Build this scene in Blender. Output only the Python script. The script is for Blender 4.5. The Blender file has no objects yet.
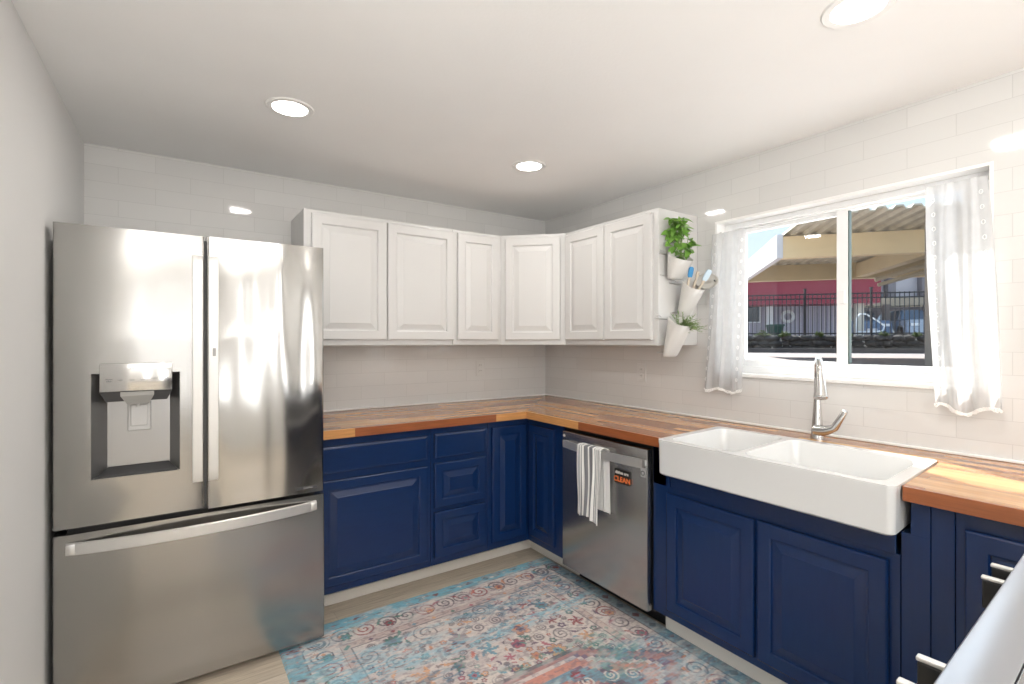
import bpy, bmesh, math, random
import numpy as np
from mathutils import Vector, Matrix
R=math.radians
SC=bpy.context.scene
COL=SC.collection
# ------------------------------------------------------------------ camera
cam=bpy.data.objects.new('camera',bpy.data.cameras.new('camera')); COL.objects.link(cam)
cam.location=(-2.439,-3.124,1.349); cam.rotation_euler=(R(90),0,R(-34.16))
cam.data.sensor_width=36; cam.data.lens=500/1024*36; cam.data.shift_y=-0.7/1024; cam.data.clip_start=.02; cam.data.clip_end=200
SC.camera=cam
# ------------------------------------------------------------------ colour management
SC.view_settings.view_transform='Standard'; SC.view_settings.look='None'
SC.view_settings.exposure=0.24; SC.view_settings.gamma=1; SC.view_settings.use_curve_mapping=False
# ------------------------------------------------------------------ sky
W=bpy.data.worlds.new('sky'); SC.world=W; W.use_nodes=True
nt=W.node_tree; nt.nodes.clear()
wo=nt.nodes.new('ShaderNodeOutputWorld'); bg=nt.nodes.new('ShaderNodeBackground')
tc=nt.nodes.new('ShaderNodeTexCoord'); sx=nt.nodes.new('ShaderNodeSeparateXYZ'); cr=nt.nodes.new('ShaderNodeValToRGB')
nt.links.new(tc.outputs['Generated'],sx.inputs[0]); nt.links.new(sx.outputs['Z'],cr.inputs[0])
cr.color_ramp.elements[0].position=0.0; cr.color_ramp.elements[0].color=(.80,.88,.95,1)
cr.color_ramp.elements[1].position=0.6; cr.color_ramp.elements[1].color=(.30,.52,.85,1)
nt.links.new(cr.outputs[0],bg.inputs[0]); bg.inputs[1].default_value=1.15
nt.links.new(bg.outputs[0],wo.inputs[0])
# ------------------------------------------------------------------ sun
def lamp(name,kind,loc,energy,color=(1,1,1),rot=(0,0,0),**k):
    l=bpy.data.lights.new(name,kind); l.energy=energy; l.color=color
    for a,b in k.items(): setattr(l,a,b)
    o=bpy.data.objects.new(name,l); o.location=loc; o.rotation_euler=rot; COL.objects.link(o); return o
sd=Vector((-.50,-.86,-.82)).normalized()
sun=lamp('sun','SUN',(3,4,6),14,(1,.965,.92),angle=R(.6)); sun.rotation_euler=sd.to_track_quat('-Z','Y').to_euler()
# fill lamps and uplight added behind the camera; daylight lamp at kitchen window
lamp('added_fill_narrow','AREA',(-.92,-6.40,1.15),15,(1,.99,.975),(R(90),0,0),shape='RECTANGLE',size=.42,size_y=1.95)
lamp('added_fill_tall','AREA',(-2.10,-6.40,1.30),7,(1,.99,.975),(R(90),0,0),shape='RECTANGLE',size=.22,size_y=1.5)
lamp('added_fill_side','AREA',(-4.32,-4.6,1.2),26,(1,.985,.965),(0,R(-90),0),shape='RECTANGLE',size=1.9,size_y=1.4)
lamp('added_uplight','AREA',(-2.55,-4.5,1.345),108,(1,.985,.965),(R(180),0,0),shape='SQUARE',size=1.7)  # unseen upward lamp added to brighten the ceiling
lamp('daylight_kitchen_window','AREA',(.30,-2.05,1.62),5,(.97,.985,1),(0,R(90),0),shape='RECTANGLE',size=.75,size_y=1.05)
LAMPS=[(-2.044,-.934),(-.843,-.936),(-.824,-2.499),(-2.044,-2.5),(-2.044,-4.4),(-.83,-4.4)]  # last two are added out of view in the rear
LAMP_W=3.0
# ================================================================== materials
MATS={}
def srgb(r,g,b):
    f=lambda c:(c/255/12.92 if c/255<=.04045 else ((c/255+.055)/1.055)**2.4)
    return (f(r),f(g),f(b),1)
def mat(name,col,rough=.5,metal=0,bump=0,bscale=60,spec=.5,coat=0,var=0,vscale=3,aniso=0,stretch=(1,1,1),emit=0):
    if name in MATS: return MATS[name]
    m=bpy.data.materials.new(name); m.use_nodes=True; t=m.node_tree; p=t.nodes['Principled BSDF']
    c=col if len(col)==4 else (*col,1)
    p.inputs['Base Color'].default_value=c; p.inputs['Roughness'].default_value=rough; p.inputs['Metallic'].default_value=metal
    p.inputs['Specular IOR Level'].default_value=spec; p.inputs['Coat Weight'].default_value=coat
    if aniso: p.inputs['Anisotropic'].default_value=aniso
    co=t.nodes.new('ShaderNodeTexCoord'); mp=t.nodes.new('ShaderNodeMapping'); mp.inputs['Scale'].default_value=stretch
    t.links.new(co.outputs['Object'],mp.inputs[0])
    if bump:
        n=t.nodes.new('ShaderNodeTexNoise'); n.inputs['Scale'].default_value=bscale; n.inputs['Detail'].default_value=4
        b=t.nodes.new('ShaderNodeBump'); b.inputs['Strength'].default_value=bump; b.inputs['Distance'].default_value=.002
        t.links.new(mp.outputs[0],n.inputs[0]); t.links.new(n.outputs[0],b.inputs['Height']); t.links.new(b.outputs[0],p.inputs['Normal'])
    # every surface carries at least a faint procedural tone variation
    n=t.nodes.new('ShaderNodeTexNoise'); n.inputs['Scale'].default_value=vscale; n.inputs['Detail'].default_value=5
    mx=t.nodes.new('ShaderNodeMix'); mx.data_type='RGBA'; v=var if var else .03
    mx.inputs[6].default_value=tuple(x*(1-v) for x in c[:3])+(1,); mx.inputs[7].default_value=tuple(min(1,x*(1+v)) for x in c[:3])+(1,)
    t.links.new(mp.outputs[0],n.inputs[0]); t.links.new(n.outputs[0],mx.inputs[0]); t.links.new(mx.outputs[2],p.inputs['Base Color'])
    if emit:
        p.inputs['Emission Color'].default_value=c; p.inputs['Emission Strength'].default_value=emit
    MATS[name]=m; return m
def math_node(t,op,a,b=None,c=None):
    n=t.nodes.new('ShaderNodeMath'); n.operation=op
    for i,v in enumerate((a,b,c)):
        if v is None: continue
        if isinstance(v,(int,float)): n.inputs[i].default_value=v
        else: t.links.new(v,n.inputs[i])
    return n.outputs[0]
def tile_mat(name,axis,sign,off,width):
    """glossy white 3x12 subway tile in running bond; world position driven"""
    m=bpy.data.materials.new(name); m.use_nodes=True; t=m.node_tree; p=t.nodes['Principled BSDF']
    g=t.nodes.new('ShaderNodeNewGeometry'); s=t.nodes.new('ShaderNodeSeparateXYZ'); t.links.new(g.outputs['Position'],s.inputs[0])
    u=math_node(t,'ADD',s.outputs[axis],off); v=math_node(t,'ADD',s.outputs['Z'],-.986+.0812*20)
    cb=t.nodes.new('ShaderNodeCombineXYZ'); t.links.new(u,cb.inputs[0]); t.links.new(v,cb.inputs[1])
    b=t.nodes.new('ShaderNodeTexBrick'); t.links.new(cb.outputs[0],b.inputs['Vector'])
    b.inputs['Scale'].default_value=1; b.inputs['Brick Width'].default_value=width; b.inputs['Row Height'].default_value=.0812
    b.inputs['Mortar Size'].default_value=.0011; b.inputs['Mortar Smooth'].default_value=.15; b.inputs['Bias'].default_value=0
    b.inputs['Color1'].default_value=(.665,.655,.635,1); b.inputs['Color2'].default_value=(.70,.69,.67,1); b.inputs['Mortar'].default_value=(.545,.535,.515,1)
    t.links.new(b.outputs['Color'],p.inputs['Base Color'])
    rr=t.nodes.new('ShaderNodeMapRange'); rr.inputs[3].default_value=.055; rr.inputs[4].default_value=.6
    t.links.new(b.outputs['Fac'],rr.inputs[0]); t.links.new(rr.outputs[0],p.inputs['Roughness'])
    n=t.nodes.new('ShaderNodeTexNoise'); n.inputs['Scale'].default_value=5; n.inputs['Detail'].default_value=1; t.links.new(g.outputs['Position'],n.inputs[0])
    b1=t.nodes.new('ShaderNodeBump'); b1.inputs['Strength'].default_value=.5; b1.inputs['Distance'].default_value=.004
    t.links.new(n.outputs[0],b1.inputs['Height'])
    b2=t.nodes.new('ShaderNodeBump'); b2.inputs['Strength'].default_value=.35; b2.inputs['Distance'].default_value=.0012; b2.invert=True
    t.links.new(b.outputs['Fac'],b2.inputs['Height']); t.links.new(b1.outputs[0],b2.inputs['Normal']); t.links.new(b2.outputs[0],p.inputs['Normal'])
    return m
def stave_mat(name,along,cross,w,L,seed,cols,rough=.3,bumpy=.1,pos=True,coat=0.0,gap=.03):
    """butcher block / planks: rows of width w, pieces of length L, one random tone per piece"""
    m=bpy.data.materials.new(name); m.use_nodes=True; t=m.node_tree; p=t.nodes['Principled BSDF']
    g=t.nodes.new('ShaderNodeNewGeometry'); s=t.nodes.new('ShaderNodeSeparateXYZ'); t.links.new(g.outputs['Position'],s.inputs[0])
    a=math_node(t,'ADD',s.outputs[along],20.0); c=math_node(t,'ADD',s.outputs[cross],20.0+seed*.001)
    cw=math_node(t,'DIVIDE',c,w); row=math_node(t,'FLOOR',cw)
    wn=t.nodes.new('ShaderNodeTexWhiteNoise'); wn.noise_dimensions='1D'; t.links.new(math_node(t,'ADD',row,seed),wn.inputs['W'])
    al=math_node(t,'ADD',math_node(t,'DIVIDE',a,L),math_node(t,'MULTIPLY',wn.outputs['Value'],7.0)); cell=math_node(t,'FLOOR',al)
    cb=t.nodes.new('ShaderNodeCombineXYZ'); t.links.new(row,cb.inputs[0]); t.links.new(cell,cb.inputs[1]); cb.inputs[2].default_value=seed
    w2=t.nodes.new('ShaderNodeTexWhiteNoise'); w2.noise_dimensions='3D'; t.links.new(cb.outputs[0],w2.inputs['Vector'])
    rp=t.nodes.new('ShaderNodeValToRGB'); rp.color_ramp.interpolation='LINEAR'
    e=rp.color_ramp.elements; e[0].position=0; e[0].color=cols[0]; e[1].position=1; e[1].color=cols[-1]
    for i,cc in enumerate(cols[1:-1]):
        x=e.new((i+1)/(len(cols)-1)); x.color=cc
    t.links.new(w2.outputs['Value'],rp.inputs[0])
    # grain
    mp=t.nodes.new('ShaderNodeCombineXYZ'); t.links.new(math_node(t,'MULTIPLY',a,6.0),mp.inputs[0]); t.links.new(math_node(t,'MULTIPLY',math_node(t,'ADD',c,s.outputs['Z'] if cross!='Z' else 0.0),110.0),mp.inputs[1]); t.links.new(math_node(t,'MULTIPLY',w2.outputs['Value'],40.0),mp.inputs[2])
    n=t.nodes.new('ShaderNodeTexNoise'); n.inputs['Scale'].default_value=1; n.inputs['Detail'].default_value=5; n.inputs['Roughness'].default_value=.65; t.links.new(mp.outputs[0],n.inputs[0])
    mr=t.nodes.new('ShaderNodeMapRange'); mr.inputs[1].default_value=.3; mr.inputs[2].default_value=.7; mr.inputs[3].default_value=.74; mr.inputs[4].default_value=1.16; t.links.new(n.outputs[0],mr.inputs[0])
    # thin glue lines
    fr=math_node(t,'FRACT',cw); gl=math_node(t,'LESS_THAN',fr,gap); fa=math_node(t,'FRACT',al); ge=math_node(t,'LESS_THAN',fa,.0012/L)
    ln=math_node(t,'MAXIMUM',gl,ge); lf=math_node(t,'SUBTRACT',1.0,math_node(t,'MULTIPLY',ln,.35))
    k=math_node(t,'MULTIPLY',mr.outputs[0],lf)
    vm=t.nodes.new('ShaderNodeVectorMath'); vm.operation='SCALE'; t.links.new(rp.outputs[0],vm.inputs[0]); t.links.new(k,vm.inputs['Scale'])
    t.links.new(vm.outputs[0],p.inputs['Base Color']); p.inputs['Roughness'].default_value=rough; p.inputs['Coat Weight'].default_value=coat; p.inputs['Coat Roughness'].default_value=.15
    b=t.nodes.new('ShaderNodeBump'); b.inputs['Strength'].default_value=bumpy; b.inputs['Distance'].default_value=.001; t.links.new(k,b.inputs['Height']); t.links.new(b.outputs[0],p.inputs['Normal'])
    return m
def steel_mat(name,col,rough,wave,wsc,brush_axis_scale,brush=.03):
    m=bpy.data.materials.new(name); m.use_nodes=True; t=m.node_tree; p=t.nodes['Principled BSDF']
    p.inputs['Metallic'].default_value=1; p.inputs['Base Color'].default_value=(*col,1); p.inputs['Anisotropic'].default_value=.65
    tg=t.nodes.new('ShaderNodeTangent'); tg.direction_type='RADIAL'; tg.axis='Z'; t.links.new(tg.outputs[0],p.inputs['Tangent'])
    g=t.nodes.new('ShaderNodeNewGeometry')
    mp=t.nodes.new('ShaderNodeMapping'); mp.inputs['Scale'].default_value=wsc; t.links.new(g.outputs['Position'],mp.inputs[0])
    n=t.nodes.new('ShaderNodeTexNoise'); n.inputs['Scale'].default_value=1; n.inputs['Detail'].default_value=0; t.links.new(mp.outputs[0],n.inputs[0])
    b=t.nodes.new('ShaderNodeBump'); b.inputs['Strength'].default_value=1; b.inputs['Distance'].default_value=wave; t.links.new(n.outputs[0],b.inputs['Height'])
    mp2=t.nodes.new('ShaderNodeMapping'); mp2.inputs['Scale'].default_value=brush_axis_scale; t.links.new(g.outputs['Position'],mp2.inputs[0])
    n2=t.nodes.new('ShaderNodeTexNoise'); n2.inputs['Scale'].default_value=1; n2.inputs['Detail'].default_value=3; t.links.new(mp2.outputs[0],n2.inputs[0])
    mr=t.nodes.new('ShaderNodeMapRange'); mr.inputs[3].default_value=rough*.8; mr.inputs[4].default_value=rough*1.25; t.links.new(n2.outputs[0],mr.inputs[0]); p.inputs['Roughness'].default_value=rough
    if brush: t.links.new(mr.outputs[0],p.inputs['Roughness'])
    b2=t.nodes.new('ShaderNodeBump'); b2.inputs['Strength'].default_value=brush; b2.inputs['Distance'].default_value=.00004
    t.links.new(n2.outputs[0],b2.inputs['Height']); t.links.new(b.outputs[0],b2.inputs['Normal']); t.links.new((b2 if brush else b).outputs[0],p.inputs['Normal'])
    return m
def glass_mat(name,tint=(.97,.985,.98),refl=1.45):
    m=bpy.data.materials.new(name); m.use_nodes=True; t=m.node_tree; t.nodes.clear()
    o=t.nodes.new('ShaderNodeOutputMaterial'); tr=t.nodes.new('ShaderNodeBsdfTransparent'); tr.inputs[0].default_value=(*tint,1)
    gl=t.nodes.new('ShaderNodeBsdfGlossy'); gl.inputs['Roughness'].default_value=.02; g_=t.nodes.new('ShaderNodeNewGeometry'); dt=t.nodes.new('ShaderNodeVectorMath'); dt.operation='DOT_PRODUCT'; t.links.new(g_.outputs['Incoming'],dt.inputs[0]); t.links.new(g_.outputs['Normal'],dt.inputs[1])
    om=math_node(t,'SUBTRACT',1.0,math_node(t,'ABSOLUTE',dt.outputs['Value'])); fr=math_node(t,'MULTIPLY_ADD',math_node(t,'POWER',om,5.0),.95,.03)
    mx=t.nodes.new('ShaderNodeMixShader'); t.links.new(fr,mx.inputs[0]); t.links.new(tr.outputs[0],mx.inputs[1]); t.links.new(gl.outputs[0],mx.inputs[2]); t.links.new(mx.outputs[0],o.inputs[0])
    return m
def sheer_mat(name,transp=.3):
    m=bpy.data.materials.new(name); m.use_nodes=True; t=m.node_tree; t.nodes.clear()
    o=t.nodes.new('ShaderNodeOutputMaterial'); tr=t.nodes.new('ShaderNodeBsdfTransparent'); tl=t.nodes.new('ShaderNodeBsdfTranslucent'); df=t.nodes.new('ShaderNodeBsdfDiffuse')
    tl.inputs[0].default_value=(.55,.55,.55,1); df.inputs[0].default_value=(.80,.80,.80,1)
    a=t.nodes.new('ShaderNodeMixShader'); a.inputs[0].default_value=.5; t.links.new(df.outputs[0],a.inputs[1]); t.links.new(tl.outputs[0],a.inputs[2])
    co=t.nodes.new('ShaderNodeTexCoord'); n=t.nodes.new('ShaderNodeTexNoise'); n.inputs['Scale'].default_value=25; t.links.new(co.outputs['Object'],n.inputs[0])
    mr=t.nodes.new('ShaderNodeMapRange'); mr.inputs[3].default_value=transp*.5; mr.inputs[4].default_value=transp; t.links.new(n.outputs[0],mr.inputs[0])
    b=t.nodes.new('ShaderNodeMixShader'); t.links.new(mr.outputs[0],b.inputs[0]); t.links.new(a.outputs[0],b.inputs[1]); t.links.new(tr.outputs[0],b.inputs[2]); t.links.new(b.outputs[0],o.inputs[0])
    return m
def stripe_mat(name):
    """striped tea towel: stripes run down the cloth, coordinate stored in the UV map's u"""
    m=bpy.data.materials.new(name); m.use_nodes=True; t=m.node_tree; p=t.nodes['Principled BSDF']
    uv=t.nodes.new('ShaderNodeUVMap'); s=t.nodes.new('ShaderNodeSeparateXYZ'); t.links.new(uv.outputs[0],s.inputs[0])
    rp=t.nodes.new('ShaderNodeValToRGB'); rp.color_ramp.interpolation='CONSTANT'; e=rp.color_ramp.elements
    wht=(.80,.79,.76,1); gry=(.20,.20,.21,1); lg=(.42,.42,.42,1)
    st=[(0,wht),(.10,lg),(.15,wht),(.18,gry),(.21,wht),(.27,gry),(.42,wht),(.47,gry),(.60,wht),(.65,gry),(.67,wht),(.70,lg),(.74,wht),(.78,gry),(.80,wht)]
    e[0].position=0; e[0].color=wht; e[1].position=st[1][0]; e[1].color=st[1][1]
    for a,c in st[2:]:
        x=e.new(a); x.color=c
    t.links.new(s.outputs[0],rp.inputs[0]); t.links.new(rp.outputs[0],p.inputs['Base Color']); p.inputs['Roughness'].default_value=.9
    n=t.nodes.new('ShaderNodeTexNoise'); n.inputs['Scale'].default_value=400; b=t.nodes.new('ShaderNodeBump'); b.inputs['Strength'].default_value=.3; b.inputs['Distance'].default_value=.001
    t.links.new(n.outputs[0],b.inputs['Height']); t.links.new(b.outputs[0],p.inputs['Normal'])
    return m
M_paint=mat('white_wall_paint',(.72,.71,.695),.6,bump=.1,bscale=180)
M_ceil=mat('ceiling_paint',(.90,.895,.885),.8,bump=.25,bscale=90)
M_trim=mat('white_gloss_paint',(.86,.85,.83),.35)
M_vinyl=mat('white_vinyl',(.85,.85,.845),.3)
M_uc=mat('white_cabinet_paint',(.64,.63,.615),.33,bump=.05,bscale=120)
M_blue=mat('navy_cabinet_paint',(.0036,.0215,.086),.24,bump=.16,bscale=1,stretch=(14,14,60),var=.10,vscale=1)
M_bluev=mat('navy_panel_paint',(.0036,.0215,.086),.24,bump=.12,bscale=1,stretch=(60,60,10),var=.10,vscale=1)
M_toe=mat('toe_kick_paint',(.72,.68,.62),.45)
M_black=mat('black_plastic',(.006,.006,.006),.4)
M_dark=mat('dark_gap',(.012,.011,.010),.6)
M_tileR=tile_mat('subway_tile_side','Y',1,.981-.305/2+20*.305,.305)
M_tileB=tile_mat('subway_tile_back','X',1,1.011+20*.30,.30)
bb=[srgb(150,92,56),srgb(196,146,98),srgb(212,168,118),srgb(164,102,64),srgb(132,76,46),srgb(204,154,104),srgb(172,122,84)]
M_bbX=stave_mat('butcher_block_back','X','Y',.0415,.52,3.0,bb,.24,.1,coat=.3)
M_bbY=stave_mat('butcher_block_side','Y','X',.0415,.62,11.0,bb,.24,.1,coat=.3)
fl=[srgb(174,162,144),srgb(194,182,164),srgb(160,148,130),srgb(204,192,176),srgb(182,168,148)]
M_floor=stave_mat('plank_floor','X','Y',.18,1.2,5.0,fl,.42,.15,gap=.012)
M_st1=steel_mat('brushed_steel_left',(.37,.36,.345),.19,.012,(4.5,1,.55),(3,3,900))
M_st2=steel_mat('brushed_steel_right',(.42,.41,.395),.13,.030,(9,1,1.1),(3,3,900))
M_st3=steel_mat('brushed_steel_drawer',(.39,.38,.365),.22,.012,(5,1,.8),(3,3,900))
M_st4=steel_mat('brushed_steel_dishwasher',(.48,.475,.47),.27,.006,(1,6,1),(3,3,60),0.0)
M_hdl=mat('satin_steel_handle',(.68,.67,.65),.42,.85)
M_chrome=mat('satin_nickel',(.62,.61,.60),.22,1)
M_fireclay=mat('white_fireclay',(.70,.70,.69),.10,coat=.5)
M_glass=glass_mat('window_glass'); M_sheer=sheer_mat('sheer_white_curtain'); M_lace=mat('lace_trim',(.9,.9,.88),.8)
M_ivory=mat('ivory_ceramic',(.62,.60,.57),.45,bump=.1,bscale=40)
M_leaf=mat('basil_leaf',(.20,.40,.07),.45,var=.35,vscale=30); M_leaf2=mat('rosemary_leaf',(.26,.36,.16),.5,var=.35,vscale=40)
M_stem=mat('green_stem',(.2,.3,.09),.5)
M_towel=stripe_mat('striped_tea_towel')
M_plate=mat('outlet_plate',(.66,.65,.63),.35)
M_slot=mat('outlet_slot',(.10,.09,.08),.5)
M_emit=mat('lamp_diffuser',(1,.97,.92),.5,emit=14)
M_dgrey=mat('dark_grey_plastic',(.05,.05,.052),.35)
# ================================================================== geometry helpers
WL={}
def obj(name,bm,m,parent=None,origin=None,smooth=False,autos=None):
    """bm holds world coordinates; the object's origin is the parent's base, or `origin`"""
    if parent is not None: base=WL[parent.name]
    else:
        if origin is None:
            xs=[v.co for v in bm.verts]; base=Vector((sum(v.x for v in xs)/len(xs),sum(v.y for v in xs)/len(xs),min(v.z for v in xs)))
        else: base=Vector(origin)
    bmesh.ops.translate(bm,verts=bm.verts,vec=-base)
    bmesh.ops.recalc_face_normals(bm,faces=bm.faces)
    me=bpy.data.meshes.new(name); bm.to_mesh(me); bm.free()
    if smooth:
        me.polygons.foreach_set('use_smooth',[True]*len(me.polygons))
        if autos: me.set_sharp_from_angle(angle=R(autos))
    ms=m if isinstance(m,(list,tuple)) else [m]
    for x in ms: me.materials.append(x)
    o=bpy.data.objects.new(name,me); COL.objects.link(o)
    if parent is not None: o.parent=parent
    else: o.location=base
    WL[o.name]=base; return o
def thing(name,label,cat,loc,group=None,kind=None):
    o=bpy.data.objects.new(name,None); o.empty_display_size=.05; COL.objects.link(o); o.location=loc; WL[o.name]=Vector(loc)
    if kind: o['kind']=kind
    else: o['label']=label; o['category']=cat
    if group: o['group']=group
    return o
def tag(o,label,cat,group=None,kind=None):
    o['label']=label; o['category']=cat
    if group: o['group']=group
    if kind: o['kind']=kind
    return o
def struct(name,bm,m,**k):
    o=obj(name,bm,m,origin=(0,0,0),**k); o['kind']='structure'; return o
def BM(): return bmesh.new()
def box(bm,x0,x1,y0,y1,z0,z1,bev=0,seg=2,mi=0):
    r=bmesh.ops.create_cube(bm,size=1); vs=r['verts']
    for v in vs: v.co=Vector(((x0+x1)/2+v.co.x*(x1-x0),(y0+y1)/2+v.co.y*(y1-y0),(z0+z1)/2+v.co.z*(z1-z0)))
    fs={f for v in vs for f in v.link_faces}
    for f in fs: f.material_index=mi
    if bev:
        es=list({e for v in vs for e in v.link_edges})
        bmesh.ops.bevel(bm,geom=es,offset=bev,segments=seg,affect='EDGES',profile=.5)
    return bm
def nbox(*a,**k): return box(BM(),*a,**k)
def loft(bm,rings,closed=True,cap0=True,cap1=True,mi=0):
    vr=[[bm.verts.new(p) for p in r] for r in rings]
    n=len(rings[0])
    for a,b in zip(vr[:-1],vr[1:]):
        for i in range(n if closed else n-1):
            j=(i+1)%n
            f=bm.faces.new((a[i],a[j],b[j],b[i])); f.material_index=mi
    if cap0 and closed: bm.faces.new(vr[0][::-1]).material_index=mi
    if cap1 and closed: bm.faces.new(vr[-1]).material_index=mi
    return bm
def tube(bm,pts,r,seg=12,squash=None,mi=0):
    pts=[Vector(p) for p in pts]; n=len(pts); rs=r if isinstance(r,(list,tuple)) else [r]*n
    rings=[]; up=None
    for i,p in enumerate(pts):
        d=(pts[min(i+1,n-1)]-pts[max(i-1,0)]).normalized()
        if up is None:
            up=Vector((0,0,1)) if abs(d.z)<.9 else Vector((1,0,0))
        s=d.cross(up).normalized(); up=s.cross(d).normalized()
        q=squash if squash else 1
        rings.append([p+s*math.cos(2*math.pi*k/seg)*rs[i]+up*math.sin(2*math.pi*k/seg)*rs[i]*q for k in range(seg)])
    return loft(bm,rings,mi=mi)
def lathe(bm,c,prof,seg=32,axis='Z'):
    rings=[]
    for r,z in prof:
        rg=[]
        for k in range(seg):
            a=2*math.pi*k/seg; u,v=r*math.cos(a),r*math.sin(a)
            rg.append(Vector(c)+{'Z':Vector((u,v,z)),'Y':Vector((u,z,v)),'X':Vector((z,u,v))}[axis])
        rings.append(rg)
    return loft(bm,rings)
def bez(p0,p1,p2,p3,n):
    o=[]
    for i in range(n+1):
        t=i/n; o.append(Vector(p0)*(1-t)**3+Vector(p1)*3*t*(1-t)**2+Vector(p2)*3*t*t*(1-t)+Vector(p3)*t**3)
    return o
def panel_door(bm,o,u,v,nrm,w,h,th=.019,stile=.058,raised=True):
    """overlay door: o lower corner on the cabinet face, u/v in-plane directions, nrm outwards"""
    o,u,v,nrm=map(Vector,(o,u,v,nrm))
    if raised:
        prof=[(0,0),(0,th-.006),(.002,th-.002),(.006,th),(stile-.006,th),(stile-.002,th-.002),(stile,th-.009),(stile+.008,th-.009),(stile+.012,th-.008),(stile+.034,th-.002),(stile+.037,th-.0005)]
    else:
        prof=[(0,0),(0,th-.006),(.002,th-.003),(.010,th-.0005),(.014,th)]
    rings=[]
    for ins,d in prof:
        a,b=w-ins,h-ins
        rings.append([o+u*ins+v*ins+nrm*d,o+u*a+v*ins+nrm*d,o+u*a+v*b+nrm*d,o+u*ins+v*b+nrm*d])
    return loft(bm,rings)
# ================================================================== room shell
H=2.298
bm=nbox(-4.6,.2,-6.7,.2,-.1,0); struct('floor',bm,M_floor)
bm=nbox(-4.6,.2,-6.7,.2,H,H+.1); struct('ceiling',bm,M_ceil)
bm=nbox(-4.6,.2,0,.2,0,H); struct('wall_back',bm,M_tileB)
wy0,wy1,wz0,wz1=-2.61,-1.495,1.168,1.996     # kitchen window opening
TW=.16
bm=BM(); box(bm,0,TW,wy1,0,0,H); box(bm,0,TW,-6.7,wy0,0,H); box(bm,0,TW,wy0,wy1,0,wz0); box(bm,0,TW,wy0,wy1,wz1,H)
struct('wall_right',bm,M_tileR)
bm=BM()
loft(bm,[[(-2.79,.0,0),(-2.79,.0,H),(-2.95,0,H),(-2.95,0,0)],[(-2.835,-2.55,0),(-2.835,-2.55,H),(-2.98,-2.55,H),(-2.98,-2.55,0)]])
struct('wall_left',bm,M_paint)
bm=BM(); box(bm,-4.6,-4.45,-6.7,-5.4,0,H); box(bm,-4.6,-4.45,-3.8,0,0,H); box(bm,-4.6,-4.45,-5.4,-3.8,2.15,H); struct('wall_side',bm,M_paint)
bm=BM(); box(bm,-4.6,-2.25,-6.6,-6.45,0,H); box(bm,-1.95,-1.2,-6.6,-6.45,0,H); box(bm,-.65,.2,-6.6,-6.45,0,H); box(bm,-1.2,-.65,-6.6,-6.45,2.15,H); box(bm,-2.25,-1.95,-6.6,-6.45,0,.5); box(bm,-2.25,-1.95,-6.6,-6.45,2.1,H); struct('wall_front',bm,M_paint)  # tall and narrow openings added out of view behind the fill lamps
# glazed doors added behind the camera, unseen, to back the fill lamps
def glazed(name,x0,x1,y0,y1,z1,axis):
    t=thing(name,'','',((x0+x1)/2,(y0+y1)/2,0),kind='structure')
    b=BM()
    if axis=='x':
        n=1
        for k in range(n+1):
            c=x0+(x1-x0)*k/n; box(b,max(x0,c-.04),min(x1,c+.04),y0,y1,0,z1)
        box(b,x0,x1,y0,y1,0,.09); box(b,x0,x1,y0,y1,z1-.08,z1)
        g=nbox(x0+.04,x1-.04,(y0+y1)/2-.003,(y0+y1)/2+.003,.09,z1-.08)
    else:
        for k in range(3):
            c=y0+(y1-y0)*k/2; box(b,x0,x1,max(y0,c-.04),min(y1,c+.04),0,z1)
        box(b,x0,x1,y0,y1,0,.09); box(b,x0,x1,y0,y1,z1-.08,z1)
        g=nbox((x0+x1)/2-.003,(x0+x1)/2+.003,y0+.04,y1-.04,.09,z1-.08)
    obj('door_frame',b,M_vinyl,t); obj('pane',g,M_glass,t)
glazed('added_door_1',-1.2,-.65,-6.56,-6.50,2.15,'x')
glazed('added_door_2',-4.56,-4.50,-5.4,-3.8,2.15,'y')
# toe-kick boards under the base cabinets
bm=BM(); box(bm,-1.88,-.495,-.480,-.466,0,.118); box(bm,-1.88,-.495,-.487,-.480,0,.055,.002); struct('baseboard_back',bm,M_toe)
bm=BM(); box(bm,-.495,-.480,-.953,-.466,0,.118); box(bm,-.503,-.495,-.953,-.487,0,.055,.002)
struct('baseboard_right',bm,M_toe)
bm=BM(); box(bm,-.530,-.515,-3.6,-1.592,0,.118); struct('baseboard_sink',bm,M_toe)
bm=BM(); box(bm,-.014,0,-3.6,0,.9245,.934,.002); struct('trim_1',bm,M_trim)
bm=BM(); box(bm,-1.88,0,-.014,0,.9245,.934,.002); struct('trim_2',bm,M_trim)
# ================================================================== kitchen window
t=thing('window_1','','',(.08,(wy0+wy1)/2,wz0),kind='structure')
b=BM(); d0,d1=-.002,TW                                          # painted reveal lining
box(b,d0,d1,wy0,wy0+.012,wz0,wz1,.001); box(b,d0,d1,wy1-.012,wy1,wz0,wz1,.001); box(b,d0,d1,wy0+.012,wy1-.012,wz1-.012,wz1,.001)
obj('reveal',b,M_trim,t)
b=BM(); box(b,-.012,d1,wy0+.012,wy1-.012,wz0-.004,wz0+.014,.003); obj('sill',b,M_trim,t)
b=BM(); fx0,fx1=.072,.15; a0,a1=wy0+.012,wy1-.012; z0,z1=wz0+.014,wz1-.012; fw_=.042
box(b,fx0,fx1,a0,a0+fw_,z0,z1,.002); box(b,fx0,fx1,a1-fw_,a1,z0,z1,.002); box(b,fx0,fx1,a0+fw_,a1-fw_,z0,z0+.036,.002); box(b,fx0,fx1,a0+fw_,a1-fw_,z1-.026,z1,.002)
obj('window_frame',b,M_vinyl,t)
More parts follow.
